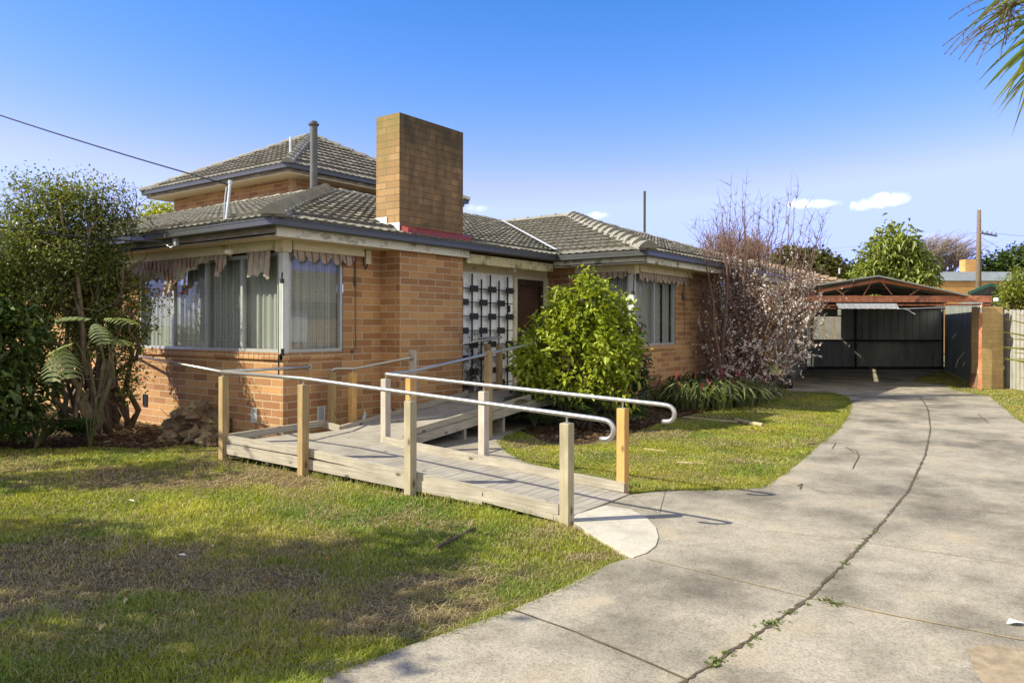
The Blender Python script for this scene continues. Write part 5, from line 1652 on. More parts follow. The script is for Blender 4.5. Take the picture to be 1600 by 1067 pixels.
# --- bright green shrub in front of the wing
rg = np.random.default_rng(31)
gb = gp(900, 668)
gs = thing('green_shrub', 'rounded bright yellow green shrub in the middle of the yard beside the ramp', 'shrub', (gb[0], gb[1], 0))
dG = 12.1
e4 = []
for px, py, rx, ry, dd2 in [(913, 447, .20, .24, 0), (940, 462, .28, .25, .1), (885, 472, .28, .25, .0), (965, 488, .28, .25, .1), (860, 510, .32, .28, 0), (905, 520, .58, .38, 0), (848, 550, .42, .34, -.1), (935, 550, .48, .42, -.1), (975, 540, .28, .32, .2), (836, 588, .30, .26, -.05), (965, 565, .40, .38, -.15), (828, 565, .30, .28, -.05), (930, 480, .36, .3, 0), (880, 490, .36, .3, 0), (890, 595, .52, .28, -.2), (950, 510, .38, .32, .1), (945, 600, .35, .25, -.1)]:
    e4.append((*gpt(px, py, dG + dd2), rx, rx, ry))
crown('foliage', e4, 900, 9, .11, .118, .030, (.15, .20, .014), (.43, .45, .055), LEAF, gs, rg, .68, .35, .30, fold=.2)
sm = MB()
for i in range(12):
    p = gb + np.array([rg.normal() * .12, rg.normal() * .12, 0]); e = e4[i % len(e4)]
    limb(sm, p, np.array(e[:3]) + rg.normal(size=3) * .1, .03, .008, rg, .08)
sm.build('stems', BARK_D, gs, uv=False)
# --- camellia
rg = np.random.default_rng(33)
cb = gp(985, 652)
ca = thing('camellia_bush', 'dark glossy camellia with red flowers behind the bright green shrub', 'shrub', (cb[0], cb[1], 0))
e5 = [(*gpt(992, 565, 12.5), .24, .24, .42), (*gpt(985, 615, 12.4), .34, .34, .32), (*gpt(980, 515, 12.6), .22, .22, .22), (*gpt(900, 630, 12.8), .6, .5, .3), (*gpt(840, 620, 12.9), .4, .4, .35), (*gpt(880, 560, 13.1), .6, .5, .5)]
crown('foliage', e5, 620, 9, .14, .075, .024, (.02, .042, .010), (.045, .08, .02), LEAF_G, ca, rg, .6, .15, .3)
sm = MB()
for i in range(9): limb(sm, cb + np.array([rg.normal() * .15, rg.normal() * .15, 0]), np.array(e5[i % 6][:3]), .03, .008, rg)
sm.build('trunk', BARK_D, ca, uv=False)
REDP = M('red_petals', (.50, .02, .03), .5, .25, 20)
for px, py, r_, dpp in [(984, 503, .05, 12.72), (991, 503.5, .045, 12.7), (975, 572, .055, 12.5), (1000, 514, .04, 12.75), (996, 540, .03, 12.7), (986, 497, .03, 12.8)]:
    fm = MB(); c_ = gpt(px, py, dpp)
    for ring, (n_p, rr, tl_) in enumerate(((7, r_, .35), (6, r_ * .7, .7), (4, r_ * .4, 1.1))):
        for k in range(n_p):
            an = 2 * math.pi * k / n_p + ring * .4
            o_ = -FW * .9 + UP * .3
            a1 = RT * math.cos(an) + UP * math.sin(an); a2 = -RT * math.sin(an) + UP * math.cos(an)
            tip = c_ + a1 * rr + o_ * rr * tl_ * .8; mid = c_ + a1 * rr * .6 + o_ * rr * tl_ * .2
            fm.add([c_, mid + a2 * rr * .38, tip, mid - a2 * rr * .38], [(0, 1, 2, 3)])
    fm.build('flower', REDP, ca)

# --- low split leaf plants at the foot of the shrubs
for i, (px, py, lab) in enumerate([(835, 668, 'dark split leaf plant below the green shrub next to the ramp'), (885, 672, 'shaded split leaf plant in the bed under the green shrub'), (960, 668, 'split leaf plant under the camellia near the ramp rail')]):
    b_ = gp(px, py); lvs = []
    for k in range(12):
        an = rng.uniform(0, 6.28); p = np.array([b_[0], b_[1], .18 + .3 * rng.random()]) + np.array([math.cos(an), math.sin(an), 0]) * .16
        lvs.append((p, (math.cos(an), math.sin(an), .3), rng.uniform(.34, .5)))
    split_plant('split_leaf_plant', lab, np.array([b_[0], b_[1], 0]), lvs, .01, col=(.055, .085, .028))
yb_ = gp(972, 660)
yo = thing('yellow_leaf_sprig', 'yellowing sprig of leaves standing beside the ramp post', 'plant', (yb_[0], yb_[1], 0))
V, F = leaves(np.array([gpt(978 + rng.normal() * 7, 622 + rng.normal() * 14, 11.6) for i in range(26)]), rng.normal(size=(26, 3)) + np.array([0, 0, -.3]), np.full(26, .12), np.full(26, .03), .2, .3, rng)
fast_mesh('leaves', V, F, LEAF, yo, col=np.repeat(np.array([[.33, .33, .04]]) * rng.uniform(.6, 1.15, (26, 1)), 6, 0))
sm = MB(); sm.tube([yb_, gpt(976, 610, 11.6)], [.008, .004], 5); sm.build('stem', BARK_D, yo, uv=False)

# --- strap leaved clump with pink flowers
def strap_clump(name, label, cx_, cy_, n, rad, hgt, col, col2, flowers=0, group=None, seed=1):
    rg = np.random.default_rng(seed)
    o = thing(name, label, 'plant', (cx_, cy_, 0), group)
    vs, fs, cs = [], [], []
    for i in range(n):
        an = rg.uniform(0, 6.28); rr = rad * math.sqrt(rg.random())
        b_ = np.array([cx_ + math.cos(an) * rr * 1.25, cy_ + math.sin(an) * rr, 0])
        a2 = an + rg.normal() * .8
        h_ = hgt * rg.uniform(.6, 1.15); out = h_ * rg.uniform(.6, 1.6); w_ = rg.uniform(.015, .026)
        d = np.array([math.cos(a2), math.sin(a2), 0]); s = np.array([-d[1], d[0], 0]); k0 = len(vs)
        m_ = 6
        c = (np.array(col) * (1 - (q := rg.random())) + np.array(col2) * q)
        for k in range(m_ + 1):
            t_ = k / m_
            p = b_ + d * out * t_ ** 1.3 + UP * h_ * (1.9 * t_ - 1.55 * t_ ** 2.2)
            ww = w_ * (1 - t_ ** 3 * .92)
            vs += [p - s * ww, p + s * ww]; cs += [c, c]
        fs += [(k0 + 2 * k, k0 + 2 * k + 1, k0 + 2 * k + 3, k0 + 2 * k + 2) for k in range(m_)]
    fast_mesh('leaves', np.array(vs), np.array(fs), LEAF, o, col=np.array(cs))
    for i in range(flowers):
        an = rg.uniform(0, 6.28); rr = rad * rg.uniform(.3, 1.3)
        p = np.array([cx_ + math.cos(an) * rr * 1.3, cy_ + math.sin(an) * rr, hgt * rg.uniform(.45, .95)])
        p = p - FW * .12
        f_ = MB(); f_.tube([p, p + np.array([.01, 0, -.05]), p + np.array([.015, .01, -.13])], [.007, .016, .005], 6)
        f_.tube([p + np.array([0, 0, .0]), p + np.array([-.03, .02, .05])], [.006, .003], 5)
        f_.build('flower', M('pink_bract', (.36, .035, .085), .55, .3, 20) if 'pink_bract' not in bpy.data.materials else bpy.data.materials['pink_bract'], o)
    return o
for i, (px, py, n, rad, hg, fl, lab, dark) in enumerate([
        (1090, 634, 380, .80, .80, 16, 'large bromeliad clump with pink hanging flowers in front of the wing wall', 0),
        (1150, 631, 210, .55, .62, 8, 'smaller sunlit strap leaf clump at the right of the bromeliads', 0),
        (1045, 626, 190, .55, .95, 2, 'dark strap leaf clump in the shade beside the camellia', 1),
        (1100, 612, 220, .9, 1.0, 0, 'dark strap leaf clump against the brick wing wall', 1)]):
    b_ = gp(px, py)
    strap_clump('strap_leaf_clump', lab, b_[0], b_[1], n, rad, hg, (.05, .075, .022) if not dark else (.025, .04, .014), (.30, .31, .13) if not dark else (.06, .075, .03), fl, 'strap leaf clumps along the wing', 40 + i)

# --- blossom tree
rg = np.random.default_rng(77)
bb = gp(1172, 604); bb = cl_(1172, 16.6, 0)
bt = thing('blossom_tree', 'many stemmed plum tree with pale pink blossom and bare upper twigs near the carport', 'tree', tuple(bb))
tk = MB(); bl_pts = []; tw_pts = []
dB = 16.6
for i in range(34):
    px0 = 1150 + rg.normal() * 16 + (rg.random() < .3) * 25
    p = cl_(px0, dB + rg.normal() * .2, -.02)
    tx = rg.uniform(1085, 1290); ty = 330 + abs(tx - 1190) * .55 + rg.uniform(0, 100)
    q = gpt(tx, ty, dB + rg.normal() * .8)
    mid = (p + q) / 2 + RT * (0.12 * rg.normal()) + UP * .25 + FW * rg.normal() * .25
    r0 = rg.uniform(.022, .05)
    pts = [p] + [(1 - t_) ** 2 * p + 2 * t_ * (1 - t_) * mid + t_ ** 2 * q + rg.normal(size=3) * .03 for t_ in (.15, .3, .45, .6, .75, .9)] + [q]
    tk.tube(pts, list(np.linspace(r0, .006, len(pts))), 7)
    for k in range(16):
        a = pts[rg.integers(1, 8)]
        dv = np.array([rg.normal() * .5, rg.normal() * .5, .75 + .5 * rg.random()]); dv /= np.linalg.norm(dv)
        L = rg.uniform(.35, 1.0)
        e = a + dv * L
        lp = limb(tk, a, e, .007, .0025, rg, .05, 5, 4)
        tw_pts += lp[1:]
        for m_ in range(4):
            a2 = lp[rg.integers(1, 5)]; dv2 = dv + rg.normal(size=3) * .6; dv2 /= np.linalg.norm(dv2)
            lp2 = limb(tk, a2, a2 + dv2 * rg.uniform(.1, .4), .0032, .0016, rg, .05, 3, 4)
            tw_pts += lp2[1:]
# tall bare shoots
for (bx_, by2, tx, ty) in [(1140, 400, 1142, 290), (1165, 400, 1160, 292), (1160, 400, 1166, 288), (1175, 410, 1190, 312), (1180, 400, 1177, 320), (1200, 400, 1200, 318), (1195, 400, 1212, 313), (1215, 400, 1232, 308), (1225, 400, 1248, 292), (1225, 410, 1236, 305), (1235, 410, 1258, 325), (1250, 410, 1268, 338), (1255, 410, 1290, 335), (1265, 400, 1284, 340), (1130, 410, 1118, 330), (1125, 420, 1106, 346), (1150, 405, 1150, 305), (1210, 405, 1218, 320), (1205, 395, 1208, 330), (1185, 395, 1186, 330), (1242, 400, 1262, 350), (1135, 400, 1128, 325), (1110, 440, 1104, 360)]:
    p = gpt(bx_, by2 + 30, dB + rg.normal() * .3); q = gpt(tx, ty, dB + rg.normal() * .3)
    lp = limb(tk, p, q, .013, .003, rg, .012, 9, 5)
    for k in range(26):
        a = lp[rg.integers(2, 9)]; dv = (q - p) / np.linalg.norm(q - p) * .7 + rg.normal(size=3) * .55
        limb(tk, a, a + dv * rg.uniform(.05, .3), .004, .0018, rg, .03, 3, 4)
tk.build('branches', BARK_R, bt, smooth=True, uv=False)
# extra twig cloud carrying the blossom
ells = [(*gpt(px, py, dB + o), rx, rx, ry) for px, py, rx, ry, o in [(1180, 470, .75, .5, -.1), (1215, 500, .75, .5, -.3), (1150, 440, .6, .45, 0), (1240, 470, .55, .5, 0), (1200, 555, .8, .4, -.4), (1225, 545, .5, .45, -.3), (1165, 560, .6, .4, -.4), (1265, 505, .3, .3, -.2), (1125, 530, .4, .4, -.2), (1250, 430, .4, .4, 0), (1140, 590, .5, .25, -.6), (1205, 595, .5, .2, -.5)]]
C, D = in_ellipsoids(ells, 1500, rg, .25)
tc_ = MB()
allp = []
for c_, d_ in zip(C, D):
    dv = d_ * .6 + rg.normal(size=3) * .5 + np.array([0, 0, .35]); dv /= np.linalg.norm(dv)
    L = rg.uniform(.15, .5)
    e = c_ + dv * L
    tc_.tube([c_ - dv * .12, c_ + dv * L * .5 + rg.normal(size=3) * .02, e], [.004, .003, .0015], 4, cap=False)
    for k in range(rg.integers(9, 20) if rg.random() < .42 else rg.integers(0, 3)):
        allp.append(c_ + dv * L * rg.random() ** .8 + rg.normal(size=3) * .011)
tc_.build('twigs', BARK_R, bt, uv=False)
P = np.array(allp + [p for p in tw_pts if p[2] < 2.75 and rg.random() < .28])
P = P[P[:, 2] > .12]
keep = rg.random(len(P)) < np.clip(1.35 - (P[:, 2] - .3) * .30, .12, 1)
P = P[keep]
n = len(P)
u = rg.normal(size=(n, 3)); u /= np.linalg.norm(u, axis=1, keepdims=True)
v = np.cross(u, rg.normal(size=(n, 3))); v /= np.linalg.norm(v, axis=1, keepdims=True)
w_ = np.cross(u, v)
r_ = (.011 + .011 * rg.random(n))[:, None]
Vb = np.zeros((n, 6, 3)); 
for k in range(5):
    an = 2 * math.pi * k / 5
    Vb[:, k] = P + (u * math.cos(an) + v * math.sin(an)) * r_ + w_ * r_ * .5
Vb[:, 5] = P
i = np.arange(n)[:, None] * 6
Fb = np.concatenate([np.concatenate([i + k, i + (k + 1) % 5, i + 5], 1) for k in range(5)], 0)
cb_ = np.array([.70, .56, .58]) * (1 - (q := rg.random((n, 1)))) + np.array([.82, .76, .76]) * q
fast_mesh('blossom', Vb.reshape(-1, 3), Fb, PETAL, bt, col=np.repeat(cb_, 6, 0))
# a few dark red young leaves
C, D = in_ellipsoids(ells, 420, rg, .2)
V, F = leaves(np.repeat(C, 3, 0) + rg.normal(size=(1260, 3)) * .05, rg.normal(size=(1260, 3)), np.full(1260, .05), np.full(1260, .011), .2, .2, rg)
fast_mesh('young_leaves', V, F, LEAF, bt, col=np.repeat(np.array([[.10, .05, .035]]) * rg.uniform(.5, 1.4, (1260, 1)), 6, 0))

# ------------------------------------------------------------------ background
def bg_tree(name, label, cat, px, dep, blobs, L, W, c1, c2, ncl, per, seed, trunk=(.12, .05), shell=.5, mat=LEAF, spread=.4, up=.2, droop=.3):
    rg = np.random.default_rng(seed)
    b_ = cl_(px, dep, 0)
    o = thing(name, label, cat, tuple(b_))
    es = []
    for x, y, rx, ry in blobs:
        es.append((*dp(x, y, dep + rg.normal() * .3), rx, rx, ry))
    crown('crown', es, ncl, per, spread, L, W, c1, c2, mat, o, rg, shell, up, droop)
    tm = MB()
    top = np.mean([e[:3] for e in es], 0)
    limb(tm, b_, np.array([b_[0], b_[1], top[2] * .7]), trunk[0], trunk[0] * .7, rg, .02, 6, 8)
    for e in es: limb(tm, np.array([b_[0], b_[1], top[2] * .55]), np.array(e[:3]), trunk[1], trunk[1] * .3, rg, .06, 5, 6)
    tm.build('trunk', BARK_D, o, uv=False)
    return o
bg_tree('loquat_tree', 'leafy loquat tree with long drooping leaves behind the carport roof', 'tree', 1400, 33,
        [(1387, 365, .35, .55), (1420, 372, .3, .45), (1372, 400, .7, .5), (1400, 405, .8, .7), (1430, 410, .7, .6), (1360, 420, .6, .4), (1445, 425, .4, .5), (1388, 385, .5, .5), (1418, 395, .5, .5), (1347, 432, .3, .25), (1400, 440, 1.2, .6)],
        .30, .055, (.10, .14, .02), (.33, .34, .09), 620, 7, 3, shell=.55, up=.0, droop=.5)
bg_tree('tree', 'small yellow green tree top above the left roof ridge', 'tree', 245, 30, [(245, 332, .5, .25), (262, 327, .3, .3), (232, 337, .3, .2), (262, 340, .4, .4), (252, 360, .6, .6)], .16, .05, (.22, .24, .02), (.40, .38, .03), 190, 9, 4)
bg_tree('cypress_tree', 'dark rounded evergreen behind the brown tiled roof', 'tree', 1265, 50, [(1240, 402, 1.2, .5), (1270, 405, 1.1, .6), (1295, 415, .8, .5), (1225, 405, .9, .5), (1310, 425, .5, .35), (1255, 430, 2.5, 1.2)], .35, .10, (.045, .055, .014), (.13, .12, .03), 620, 10, 6, spread=.5)
bg_tree('cypress_tree', 'low dark evergreen between the brown roof and the loquat tree', 'tree', 1333, 55, [(1325, 424, .7, .35), (1345, 425, .8, .4), (1335, 440, 1.2, .8)], .35, .1, (.03, .045, .012), (.08, .10, .02), 240, 10, 7, spread=.5)
bg_tree('cypress_tree', 'dark pine crown at the right behind the utility pole', 'tree', 1575, 60, [(1560, 410, 1.2, .6), (1585, 405, 1.2, .8), (1605, 400, 1.0, 1.0), (1545, 418, .8, .4), (1595, 418, 2, .8), (1640, 410, 2, 1.3), (1580, 440, 2.5, 1.4)], .4, .11, (.035, .06, .016), (.10, .13, .035), 800, 10, 8, spread=.5)
bg_tree('citrus_tree', 'yellow green citrus shrub above the paling fence at the right edge', 'tree', 1600, 24, [(1585, 445, .35, .4), (1600, 430, .3, .4), (1575, 460, .3, .25), (1610, 450, .5, .5), (1560, 466, .15, .15), (1590, 470, .5, .3)], .10, .03, (.08, .12, .012), (.28, .27, .04), 330, 12, 9, spread=.2)
def bare_tree(name, label, px, dep, top_px, base_y, n, seed, lean, col, spread_px, rise=60):
    rg = np.random.default_rng(seed)
    b_ = cl_(px, dep, 0)
    o = thing(name, label, 'tree', tuple(b_))
    tm = MB()
    fork = dp(px, base_y, dep)
    limb(tm, b_, fork, .3, .2, rg, .02)
    for i in range(n):
        tx = px + rg.uniform(-1, 1) * spread_px
        ty = top_px + rise * ((tx - px) / spread_px) ** 2 + rg.uniform(0, 22)
        q = dp(tx, ty, dep + rg.normal() * 1.0)
        f2 = fork + RT * (tx - px) / FPX * dep * .35
        lp = limb(tm, f2, q, .06, .018, rg, .05, 6, 4)
        for k in range(12):
            a = lp[rg.integers(2, 6)]; e = a + (RT * (lean + rg.normal() * .5) + FW * rg.normal() * .4 + UP * rg.uniform(.3, 1.2)) * rg.uniform(.4, 1.0)
            lp2 = limb(tm, a, e, .022, .010, rg, .05, 4, 4)
            for m_ in range(3):
                a2 = lp2[rg.integers(1, 4)]; limb(tm, a2, a2 + (RT * (lean + rg.normal() * .5) + FW * rg.normal() * .3 + UP * rg.uniform(.2, 1)) * rg.uniform(.2, .6), .012, .006, rg, .05, 3, 3)
    tm.build('branches', col, o, uv=False)
BTW = M('grey_brown_twigs', (.20, .145, .115), .9, .2, 3)
bare_tree('bare_tree', 'leafless wind swept tree behind the orange brick house', 1472, 60, 376, 430, 60, 12, .8, BTW, 55, 18)
bare_tree('bare_tree', 'brown leafless tree rising behind the wing roof and blossom', 1150, 45, 375, 430, 60, 13, .0, M('rusty_twigs', (.20, .125, .085), .9, .2, 3), 50, 18)
# neighbour with brown tiles
nb1 = thing('neighbour_house', 'neighbouring house with brown tiled roof beyond the carport', 'house', cl_(1230, 36, 0))
mb = MB()
e0 = cl_(1345, 34, zat(437, 34)); a0 = cl_(1238, 36.5, zat(406, 36.5))
ea, eb = cl_(1140, 34, zat(458, 34)), cl_(1392, 34, zat(458, 34))
ra, rb = cl_(1160, 39, zat(410, 39)), cl_(1232, 39, zat(404, 39))
axn = (eb - ea); Lx = np.linalg.norm(axn); upv = (ra - ea); upv = upv - axn * (upv @ axn) / Lx ** 2; Lu = np.linalg.norm(upv)
tr_ = Lx * (1232 - 1140) / (1392 - 1140)
tile_plane(mb, ea, axn, upv, Lu, lambda v: 0 * v, lambda v: Lx - (Lx * .66) * v / Lu, g=.36, per=.30)
mb.build('roof', TILE_B, nb1, uv=False)
mb = MB(); tp_ = ea + axn / Lx * (Lx * .34) + upv
caps(mb, eb + UP * .03, tp_ + UP * .06, .13, .42); mb.build('ridge_cap', TILE_B, nb1, uv=False)
mb = MB(); q0, q1 = cl_(1150, 34.4, 0), cl_(1386, 34.4, 0)
mb.quad(q0, q1, q1 + UP * (ea[2] - .02), q0 + UP * (ea[2] - .02)); mb.build('wall', BRICK_N, nb1)
mb = MB(); p = cl_(1311.5, 33.5, zat(428, 33.5)); mb.tube([p, p + UP * .25], .05, 6); mb.build('roof_vent', GALV, nb1)
nb2 = thing('neighbour_house', 'flat roofed orange brick house with grey metal edge and small chimney', 'house', cl_(1525, 45, 0))
def cbox(mb, pxa, pxb, dep, th, za, zb):
    a, b_ = cl_(pxa, dep, 0), cl_(pxb, dep, 0)
    c4 = [a, b_, b_ + FW * th, a + FW * th]
    mb.add([tuple(p[:2]) + (za,) for p in c4] + [tuple(p[:2]) + (zb,) for p in c4], [(0, 1, 5, 4), (1, 2, 6, 5), (2, 3, 7, 6), (3, 0, 4, 7), (4, 5, 6, 7)])
mb = MB(); cbox(mb, 1458, 1640, 45, 6, 0, zat(438.5, 45)); mb.build('wall', BRICK_N, nb2)
mb = MB(); cbox(mb, 1456, 1644, 44.9, 6.2, zat(438.5, 44.9), zat(424.5, 44.9)); mb.build('roof_edge', M('grey_sheet', (.42, .45, .50), .45, .1, 2, metal=.2), nb2)
mb = MB(); cbox(mb, 1508, 1527, 46, .6, zat(430, 46), zat(405, 46)); mb.build('chimney', BRICK_N, nb2)
sh = thing('garden_shed', 'dark gabled shed with green roof edges behind the carport', 'shed', cl_(1546, 31, 0))
mb = MB(); a, k_, b_ = cl_(1517, 31, zat(458, 31)), cl_(1546, 31, zat(446, 31)), cl_(1573, 31, zat(458, 31))
mb.add([a * [1, 1, 0], b_ * [1, 1, 0], b_, k_, a], [(0, 1, 2, 3, 4)]); mb.build('wall', M('dark_shed', (.035, .035, .035), .8), sh)
mb = MB()
SHD = (FW + RT * .631) * 2.5
GREENM = M('green_roof_edge', (.03, .10, .06), .5, .1)
for p, q in ((a - RT * .15 - UP * .05, k_), (k_, b_ + RT * .15 - UP * .05)):
    mb.beam(p - FW * .1 + UP * .05, q - FW * .1 + UP * .05, .06, .12); 
mb.quad(a - RT * .15 + UP * .02, k_ + UP * .08, k_ + UP * .08 + SHD, a - RT * .15 + UP * .02 + SHD); mb.quad(k_ + UP * .08, b_ + RT * .15 + UP * .02, b_ + RT * .15 + UP * .02 + SHD, k_ + UP * .08 + SHD)
mb.build('roof', GREENM, sh)
# brick house across the driveway, out of frame; it shows in the window glass
nb3 = thing('neighbour_house', 'orange brick house across the driveway mirrored in the front corner window', 'house', (15, -18, 0))
mb = MB(); mb.add([(7, -17.5, 0), (24, -17.5, 0), (24, -24, 0), (7, -24, 0), (7, -17.5, 2.6), (24, -17.5, 2.6), (24, -24, 2.6), (7, -24, 2.6)], [(0, 1, 5, 4), (1, 2, 6, 5), (2, 3, 7, 6), (3, 0, 4, 7), (4, 5, 6, 7)]); mb.build('wall', BRICK_N, nb3)
mb = MB(); mb.add([(6.4, -16.9, 2.6), (24.6, -16.9, 2.6), (24.6, -24.6, 2.6), (6.4, -24.6, 2.6), (10, -20.7, 4.2), (21, -20.7, 4.2)], [(0, 1, 5, 4), (2, 3, 4, 5), (1, 2, 5), (3, 0, 4), (0, 3, 2, 1)]); mb.build('roof', TILE_B, nb3)
mb = MB()
for x in (8.5, 12.5, 17, 20.5): mb.box((x, -17.49, .9), (x + 1.8, -17.44, 2.2))
mb.build('window', WHITEP, nb3)
# utility pole and wires
dpole = 42
po = thing('utility_pole', 'weathered timber utility pole with a small crossarm behind the houses', 'pole', cl_(1529, dpole, 0))
mb = MB(); mb.tube([cl_(1528.5, dpole, 0), cl_(1529, dpole, zat(400, dpole)), cl_(1529.3, dpole, zat(328, dpole))], [.17, .13, .10], 10); mb.build('pole', BARK, po, smooth=True)
mb = MB(); z_ = zat(364.5, dpole); mb.beam(cl_(1532, dpole - .2, z_), cl_(1557, dpole + 1.2, z_), .08, .09)
for k in range(4):
    p = cl_(1535 + k * 7, dpole - .1 + k * .35, z_); mb.lathe(p + UP * .04, [(.02, 0), (.035, .04), (.045, .06), (.03, .12)], 8)
mb.build('crossarm', M('grey_crossarm', (.16, .14, .12), .8), po)
WIRE = M('black_cable', (.02, .02, .022), .6)
WIREG = M('grey_cable', (.22, .24, .27), .7)
def wire(name, label, p, q, sag, r, mat=WIRE, n=24):
    p, q = np.array(p), np.array(q)
    mb = MB(); mb.tube([p + (q - p) * t_ - UP * sag * 4 * t_ * (1 - t_) for t_ in np.linspace(0, 1, n)], r, 6)
    return tag(mb.build(name, mat, smooth=True), label, 'wire')
wire('power_line', 'black service cable slanting down from the upper left to the roof mast', dp(-420, 28, 12.6), dp(357.5, 289, 12.05), .12, .0125)
wire('power_line', 'twisted black cable sagging across the left shrub to the gutter bracket', dp(-300, 285, 9.5), (-.57, 1.80, 2.80), .18, .012)
wire('power_line', 'upper thin grey wire from the pole leftwards over the loquat tree', cl_(1530, dpole, zat(363, dpole)), cl_(1100, 60, zat(402, 60)), .2, .014, WIREG)
wire('power_line', 'lower thin grey wire running left just under the upper one', cl_(1530, dpole, zat(366, dpole)), cl_(1100, 60, zat(405, 60)), .3, .010, WIREG)
wire('power_line', 'thin wire leaving the pole to the right edge', cl_(1545, dpole, zat(363.5, dpole)), cl_(1800, dpole, zat(368, dpole)), .2, .012, WIREG)
wire('power_line', 'steep guy wire sloping right from below the crossarm', cl_(1531, dpole, zat(369, dpole)), cl_(1556, dpole - 2, zat(402, dpole - 2)), .05, .012, WIREG)
wire('power_line', 'shallow wire sloping right from the pole to the pines', cl_(1531, dpole, zat(370, dpole)), cl_(1600, dpole + 10, zat(405, dpole + 10)), .05, .012, WIREG)
wire('power_line', 'short wire falling left from the pole to the bare tree', cl_(1528, dpole, zat(373, dpole)), cl_(1470, dpole + 10, zat(400, dpole + 10)), .05, .012, WIREG)

# ------------------------------------------------------------------ palms at the right edge
def leaflet(vs, fs, cs, a, b_, w_, col, bend=.06):
    a, b_ = np.array(a), np.array(b_)
    d = b_ - a; L = np.linalg.norm(d); d /= L
    s = np.cross(d, -FW); s /= np.linalg.norm(s); u = np.cross(s, d)
    k0 = len(vs); m_ = 7
    for k in range(m_ + 1):
        t_ = k / m_
        p = a + d * L * t_ + UP * bend * L * 4 * t_ * (1 - t_)
        ww = w_ * (min(1, .35 + 3 * t_)) * (1 - t_ ** 2.2 * .97)
        vs += [p - s * ww, p + u * ww * .5, p + s * ww]; cs += [col] * 3
    for k in range(m_):
        o = k0 + 3 * k
        fs += [(o, o + 1, o + 4, o + 3), (o + 1, o + 2, o + 5, o + 4)]
pr_ = np.random.default_rng(9)
pb_ = cl_(1830, 6.6, 0)
palm = thing('palm_tree', 'palm with drooping yellow green fronds and seed stalks hanging in at the upper right corner', 'palm', tuple(pb_))
tm = MB(); pts = [pb_ + UP * z for z in np.linspace(0, 4.6, 16)]
tm.tube(pts, [.17 + .012 * (i % 2) for i in range(16)], 12); tm.build('trunk', BARK, palm, smooth=False)
vs, fs, cs = [], [], []
pal_leaf = [(1640, -60, 1500, 62), (1620, -40, 1509, 57), (1660, -20, 1506, 66), (1680, 0, 1530, 93), (1700, -30, 1532, 40), (1640, 40, 1526, 130), (1650, 45, 1535, 143), (1640, 60, 1537, 142), (1660, 50, 1560, 125), (1640, 70, 1545, 172), (1645, 80, 1556, 176), (1648, 85, 1557, 187), (1650, 70, 1575, 168), (1660, 30, 1565, 92),
            (1625, 60, 1595, 162), (1640, 60, 1597, 176), (1650, 30, 1540, 60), (1640, 20, 1508, 66), (1700, 20, 1570, 70), (1690, 60, 1580, 130), (1660, 0, 1555, 75), (1690, -40, 1555, 25), (1640, -30, 1520, 10), (1720, 10, 1590, 110)]
pal_leaf += [(a + pr_.normal() * 14, b_ + pr_.normal() * 14, c_ + abs(pr_.normal()) * 22 + 6, d_ + pr_.normal() * 16) for a, b_, c_, d_ in pal_leaf]
for (a, b_, c_, d_) in pal_leaf:
    dep = 6.2 + pr_.normal() * .12
    q = np.array([.33, .32, .035]) * pr_.uniform(.55, 1.1) if pr_.random() < .45 else np.array([.15, .21, .03])
    leaflet(vs, fs, cs, dp(a, b_, dep + .1), dp(c_, d_, dep - .1), pr_.uniform(.012, .018), q)
# whole fronds out to the right
for f_ in range(9):
    an = pr_.uniform(-1.2, 1.2); d = RT * math.cos(an) + FW * math.sin(an)
    base = pb_ + UP * 4.6
    for k in range(26):
        t_ = k / 26
        p = base + d * 1.9 * t_ + UP * (1.0 * t_ - 1.9 * t_ ** 2)
        for sg in (1, -1):
            s = np.array([-d[1], d[0], 0]) * sg
            leaflet(vs, fs, cs, p, p + s * .55 * (1 - t_ * .5) + d * .3 - UP * .25, .014, np.array([.22, .24, .03]))
# the frond whose leaflets hang into view
fast_mesh('fronds', np.array(vs), np.array(fs), LEAF, palm, col=np.array(cs))
rm_ = MB(); rm_.tube([pb_ + UP * 4.5, dp(1700, -20, 6.3), dp(1640, 30, 6.25), dp(1610, 75, 6.2)], [.03, .022, .014, .006], 8)
rm_.tube([pb_ + UP * 4.5, dp(1690, -90, 6.3), dp(1620, -40, 6.2), dp(1560, 0, 6.1)], [.03, .022, .014, .006], 8)
rm_.build('midribs', M('palm_rib', (.30, .28, .06), .5), palm, smooth=True, uv=False)
sm = MB()
for i, (tx, ty) in enumerate([(1473, 72), (1476, 85), (1485, 86), (1498, 93), (1508, 97), (1526, 101), (1483, 30), (1503, 72), (1520, 82), (1535, 78), (1512, 26), (1508, 70), (1549, 75), (1562, 95), (1540, 60), (1571, 70), (1530, 30), (1516, 40), (1555, 50), (1580, 60), (1545, 20), (1568, 35)]):
    a = dp(1590 + pr_.normal() * 12, 5 + pr_.normal() * 10, 6.15); e = dp(tx, ty, 6.1 + pr_.normal() * .1)
    mid = (a + e) / 2 + UP * .10
    pts = [(1 - t_) ** 2 * a + 2 * t_ * (1 - t_) * mid + t_ ** 2 * e for t_ in np.linspace(0, 1, 22)]
    sm.tube(pts, [.0028 + .0022 * (k % 2) for k in range(22)], 5)
    for k in range(3, 18, 4):
        sm.tube([pts[k], pts[k] + (RT * pr_.normal() - UP * abs(pr_.normal())) * .05], [.003, .002], 4)
sm.build('seed_stalks', M('brown_seed_stalk', (.13, .085, .045), .8), palm, uv=False)
pb2 = cl_(1700, 6.0, 0)
p2 = thing('young_palm', 'low palm whose thin yellow green spikes poke in from the right edge', 'palm', tuple(pb2))
vs, fs, cs = [], [], []
